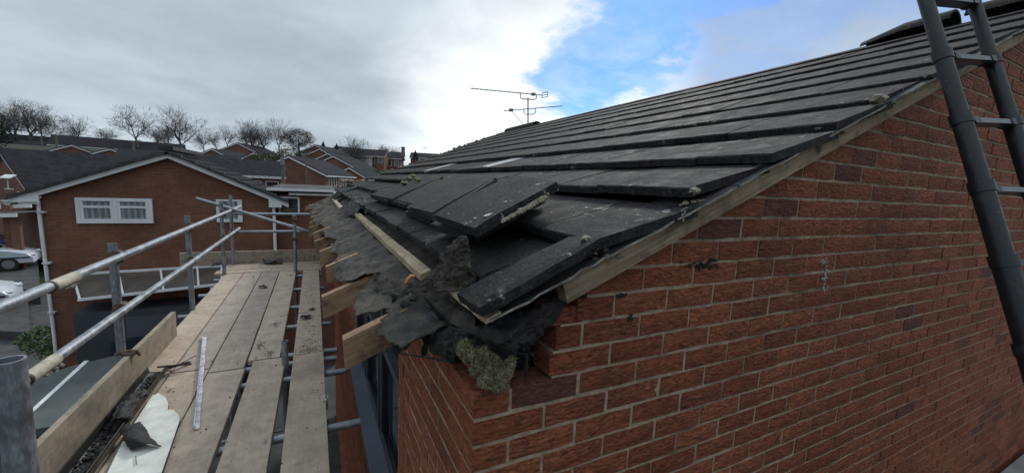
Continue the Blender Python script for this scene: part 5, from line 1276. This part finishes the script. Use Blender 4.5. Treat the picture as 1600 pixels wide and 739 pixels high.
# ---------------------------------------------------------------- bare trees
def tree_mesh(seed, H_, spread=1.0, trunk=.26, levels=6, dens=1.0, th=.16):
    rnd = random.Random(seed); tk = MB(); br = MB()
    def seg(mb_, a, b, r0, r1, n):
        d_ = (b-a).normalized(); u = d_.cross(Vector((.3, .1, 1))); u = u.normalized() if u.length > .01 else Vector((1, 0, 0)); w = d_.cross(u); i0 = len(mb_.v)
        for p_, r_ in ((a, r0), (b, r1)):
            for k in range(n): t_ = 2*math.pi*k/n; mb_.v.append(tuple(p_+(u*math.cos(t_)+w*math.sin(t_))*r_))
        for k in range(n): mb_.f.append((i0+k, i0+(k+1) % n, i0+n+(k+1) % n, i0+n+k))
    def side(d_, ang):
        a = rnd.random()*6.283; u = d_.orthogonal().normalized(); w = d_.cross(u); return (d_*math.cos(ang)+(u*math.cos(a)+w*math.sin(a))*math.sin(ang)).normalized()
    def grow(p_, d_, l_, r_, lv):
        n_ = 4 if lv >= levels-1 else 3; q = p_; dd = d_; top = lv == levels
        for i in range(n_):
            dd = (side(dd, rnd.gauss(0, .22 if not top else .07))+Vector((0, 0, .07))).normalized(); e = q+dd*l_/n_; r2 = r_*(.90 if lv > 2 else .8)
            seg(tk if top else br, q, e, r_, r2, 7 if top else (5 if lv > levels-3 else 3)); q = e; r_ = r2
            if not top and lv >= 1 and i < n_-1 and rnd.random() < .95*dens: grow(q, side(dd, rnd.uniform(.5, 1.0)*spread), l_*.60, r_*.5, lv-1)
            if top and i == n_-2: grow(q, side(dd, .9*spread), l_*.9, r_*.5, lv-1)
        if lv == 0: return
        for i in range(4 if top else (3 if lv <= 2 else 2)): grow(q, side(dd, rnd.uniform(.25, .62)*spread), l_*rnd.uniform(.74, .92)*(1.15 if top else 1), max(.017, r_*rnd.uniform(.6, .78)), lv-1)
    grow(Vector((0, 0, 0)), Vector((0, 0, 1)), H_*th, trunk, levels)
    zs_ = sorted(v[2] for v in br.v); zmax = zs_[int(len(zs_)*.998)]; ex = sorted(max(abs(v[0]), abs(v[1])) for v in br.v)[int(len(br.v)*.985)]
    return tk.mesh('trunk', M['bark'], True), br.mesh('crown', M['bark']), zmax, ex
TV = [tree_mesh(s_, 12, sp_, .26, 5, 1, th_) for s_, sp_, th_ in ((1, 1.1, .20), (2, 1.05, .22), (5, 1.2, .16), (8, 1.15, .17), (13, 1.0, .22))]
def bare(u, vtop, vbase, d, var, wpx, label, rot=0):
    b_ = at(u, vbase, d); t_ = at(u, vtop, d); h = t_.z-b_.z+1.5; tk, br, zm, ex = TV[var]; k = h/zm; kx = wpx*.5/F*d/ex
    root = empty('bare_tree', (b_.x, b_.y, b_.z-1.5), label, 'tree', 'bare winter trees on the hill'); root.rotation_euler = (0, 0, rot); root.scale = (kx, kx, k)
    link('trunk', tk, root); link('crown', br, root)
BT = [(2, 160, 215, 100, 0, 55, 'leftmost bare tree, cut by the left edge behind the dark conifer'), (22, 161, 215, 102, 3, 50, 'bare tree just right of the leftmost one'),
      (47, 160, 216, 98, 2, 76, 'big wide bare tree over the dark house'), (66, 165, 216, 104, 1, 56, 'bare tree leaning into the right side of the biggest left crown'), (118, 181, 224, 95, 2, 56, 'lone spreading bare tree between the left group and the lamp posts'),
      (158, 198, 222, 110, 0, 46, 'low round bare tree left of the pair'), (214, 167, 220, 92, 1, 68, 'tall bare tree above the long brick house'), (246, 196, 224, 108, 4, 38, 'low bare tree between the tall pair'),
      (284, 171, 230, 88, 3, 68, 'round crowned bare tree right of the tall one'), (262, 196, 228, 100, 2, 46, 'small bushy bare tree below the round crowned one'), (318, 200, 233, 96, 4, 36, 'small bare tree right of the round crowned one'),
      (356, 197, 226, 110, 1, 38, 'slim bare tree left of the domed group'), (338, 208, 228, 115, 0, 26, 'faint low bare tree behind the slim one'), (397, 190, 232, 95, 3, 54, 'wide domed bare tree of the middle group'), (383, 194, 230, 100, 0, 40, 'left hand bare tree of the middle group'),
      (414, 193, 232, 97, 2, 46, 'bare tree in the middle of the middle group'), (437, 187, 232, 94, 1, 48, 'tallest bare tree of the middle group beside the dark ivy clad one'), (560, 214, 262, 90, 3, 50, 'rounded bare tree beside the pale rendered house'), (550, 219, 262, 93, 0, 36, 'bare tree overlapping the left of the rounded one'),
      (602, 226, 242, 125, 2, 40, 'low bare tree behind the square brick block'), (618, 229, 242, 128, 4, 26, 'fainter low bare tree right behind the square brick block')]
for i, a in enumerate(BT): bare(*a, rot=i*1.3)
# ---------------------------------------------------------------- conifers, shrubs
def leafy(name, c, rx, rz, n_, sz, m_, label, cat, seed, cone=False, trunk=True):
    rnd = random.Random(seed); root = empty(name, c, label, cat); mb = MB()
    for i in range(n_):
        if cone:
            t_ = rnd.random()**.7; z = rz*2*(1-t_); r_ = rx*t_*(.75+.4*rnd.random()); a = rnd.random()*6.283; p_ = Vector((math.cos(a)*r_, math.sin(a)*r_, z))
        else:
            d_ = Vector((rnd.gauss(0, 1), rnd.gauss(0, 1), rnd.gauss(0, 1))).normalized(); k = .55+.5*rnd.random(); k *= 1+.35*noise.noise(d_*2.2+Vector((seed, 0, 0))); p_ = Vector((d_.x*rx*k, d_.y*rx*k, rz+d_.z*rz*k))
        a1 = Vector((rnd.gauss(0, 1), rnd.gauss(0, 1), rnd.gauss(0, .6))).normalized(); a2 = a1.cross(Vector((rnd.gauss(0, 1), rnd.gauss(0, 1), rnd.gauss(0, 1)))).normalized(); s_ = sz*rnd.uniform(.6, 1.3)
        mb.add([p_-a1*s_, p_+a2*s_*.5, p_+a1*s_, p_-a2*s_*.5], [(0, 1, 2, 3)])
    link('crown', mb.mesh('crown', m_), root)
    if trunk: link('trunk', MB().tube([(0, 0, -2), (0, 0, rz)], [.25*rx*.3, .1*rx*.3], 7).mesh('trunk', M['bark']), root)
    return root
b_ = at(467, 232, 92); leafy('ivy_tree', (b_.x, b_.y, b_.z), 3.3, 2.2, 11000, .085, simple('ivy', (.022, .024, .020), .9, .4, 1, 0), 'dense dark rounded tree right of the middle group', 'tree', 3)
b_ = at(0, 232, 60); leafy('conifer', (b_.x-1.2, b_.y, b_.z), 2.6, 2.6, 3600, .16, M['conifer'], 'dark evergreen cut by the left edge below the bare trees', 'tree', 5)
for u, v0, v1, lab in ((505, 221, 232, 'small pointed conifer above the highest stepped gable'), (526, 225, 233, 'tiny pointed conifer right of the other one'), (649, 235, 250, 'dark pointed conifer just left of the near roof slope')):
    b_ = at(u, v1, 105); h = at(u, v0, 105).z-b_.z; leafy('conifer', tuple(b_), h*.32, h*.5, 700, .14, M['conifer'], lab, 'tree', int(u), True)
for u, v, d, rx, rz, lab in ((420, 250, 60, 2.8, .9, 'green hedge below the domed bare trees'), (570, 268, 75, 2.0, 1.0, 'green shrub in front of the pale rendered house'), (592, 272, 70, 3.0, .7, 'low green hedge in front of the square brick block'), (455, 240, 75, 3.0, 1.3, 'dark green hedge under the dense rounded tree')):
    b_ = at(u, v, d); leafy('hedge', tuple(b_-Vector((0, 0, rz))), rx, rz, 1500, .13, simple('hedge_green', (.035, .055, .02), .9, .4, 2, 0), lab, 'hedge', int(u*3))
b_ = at(118, 538, 9.6); leafy('garden_shrub', (b_.x, b_.y, b_.z-.38), .62, .36, 2400, .035, M['leafm'], 'green leafy garden shrub by the downpipe, behind the flat garage roof', 'shrub', 8)
b_ = at(80, 535, 10.4); leafy('garden_shrub', (b_.x, b_.y, b_.z-.25), .6, .35, 1200, .05, M['leafm'], 'smaller leafy shrub behind the other near the downpipe foot', 'shrub', 18)
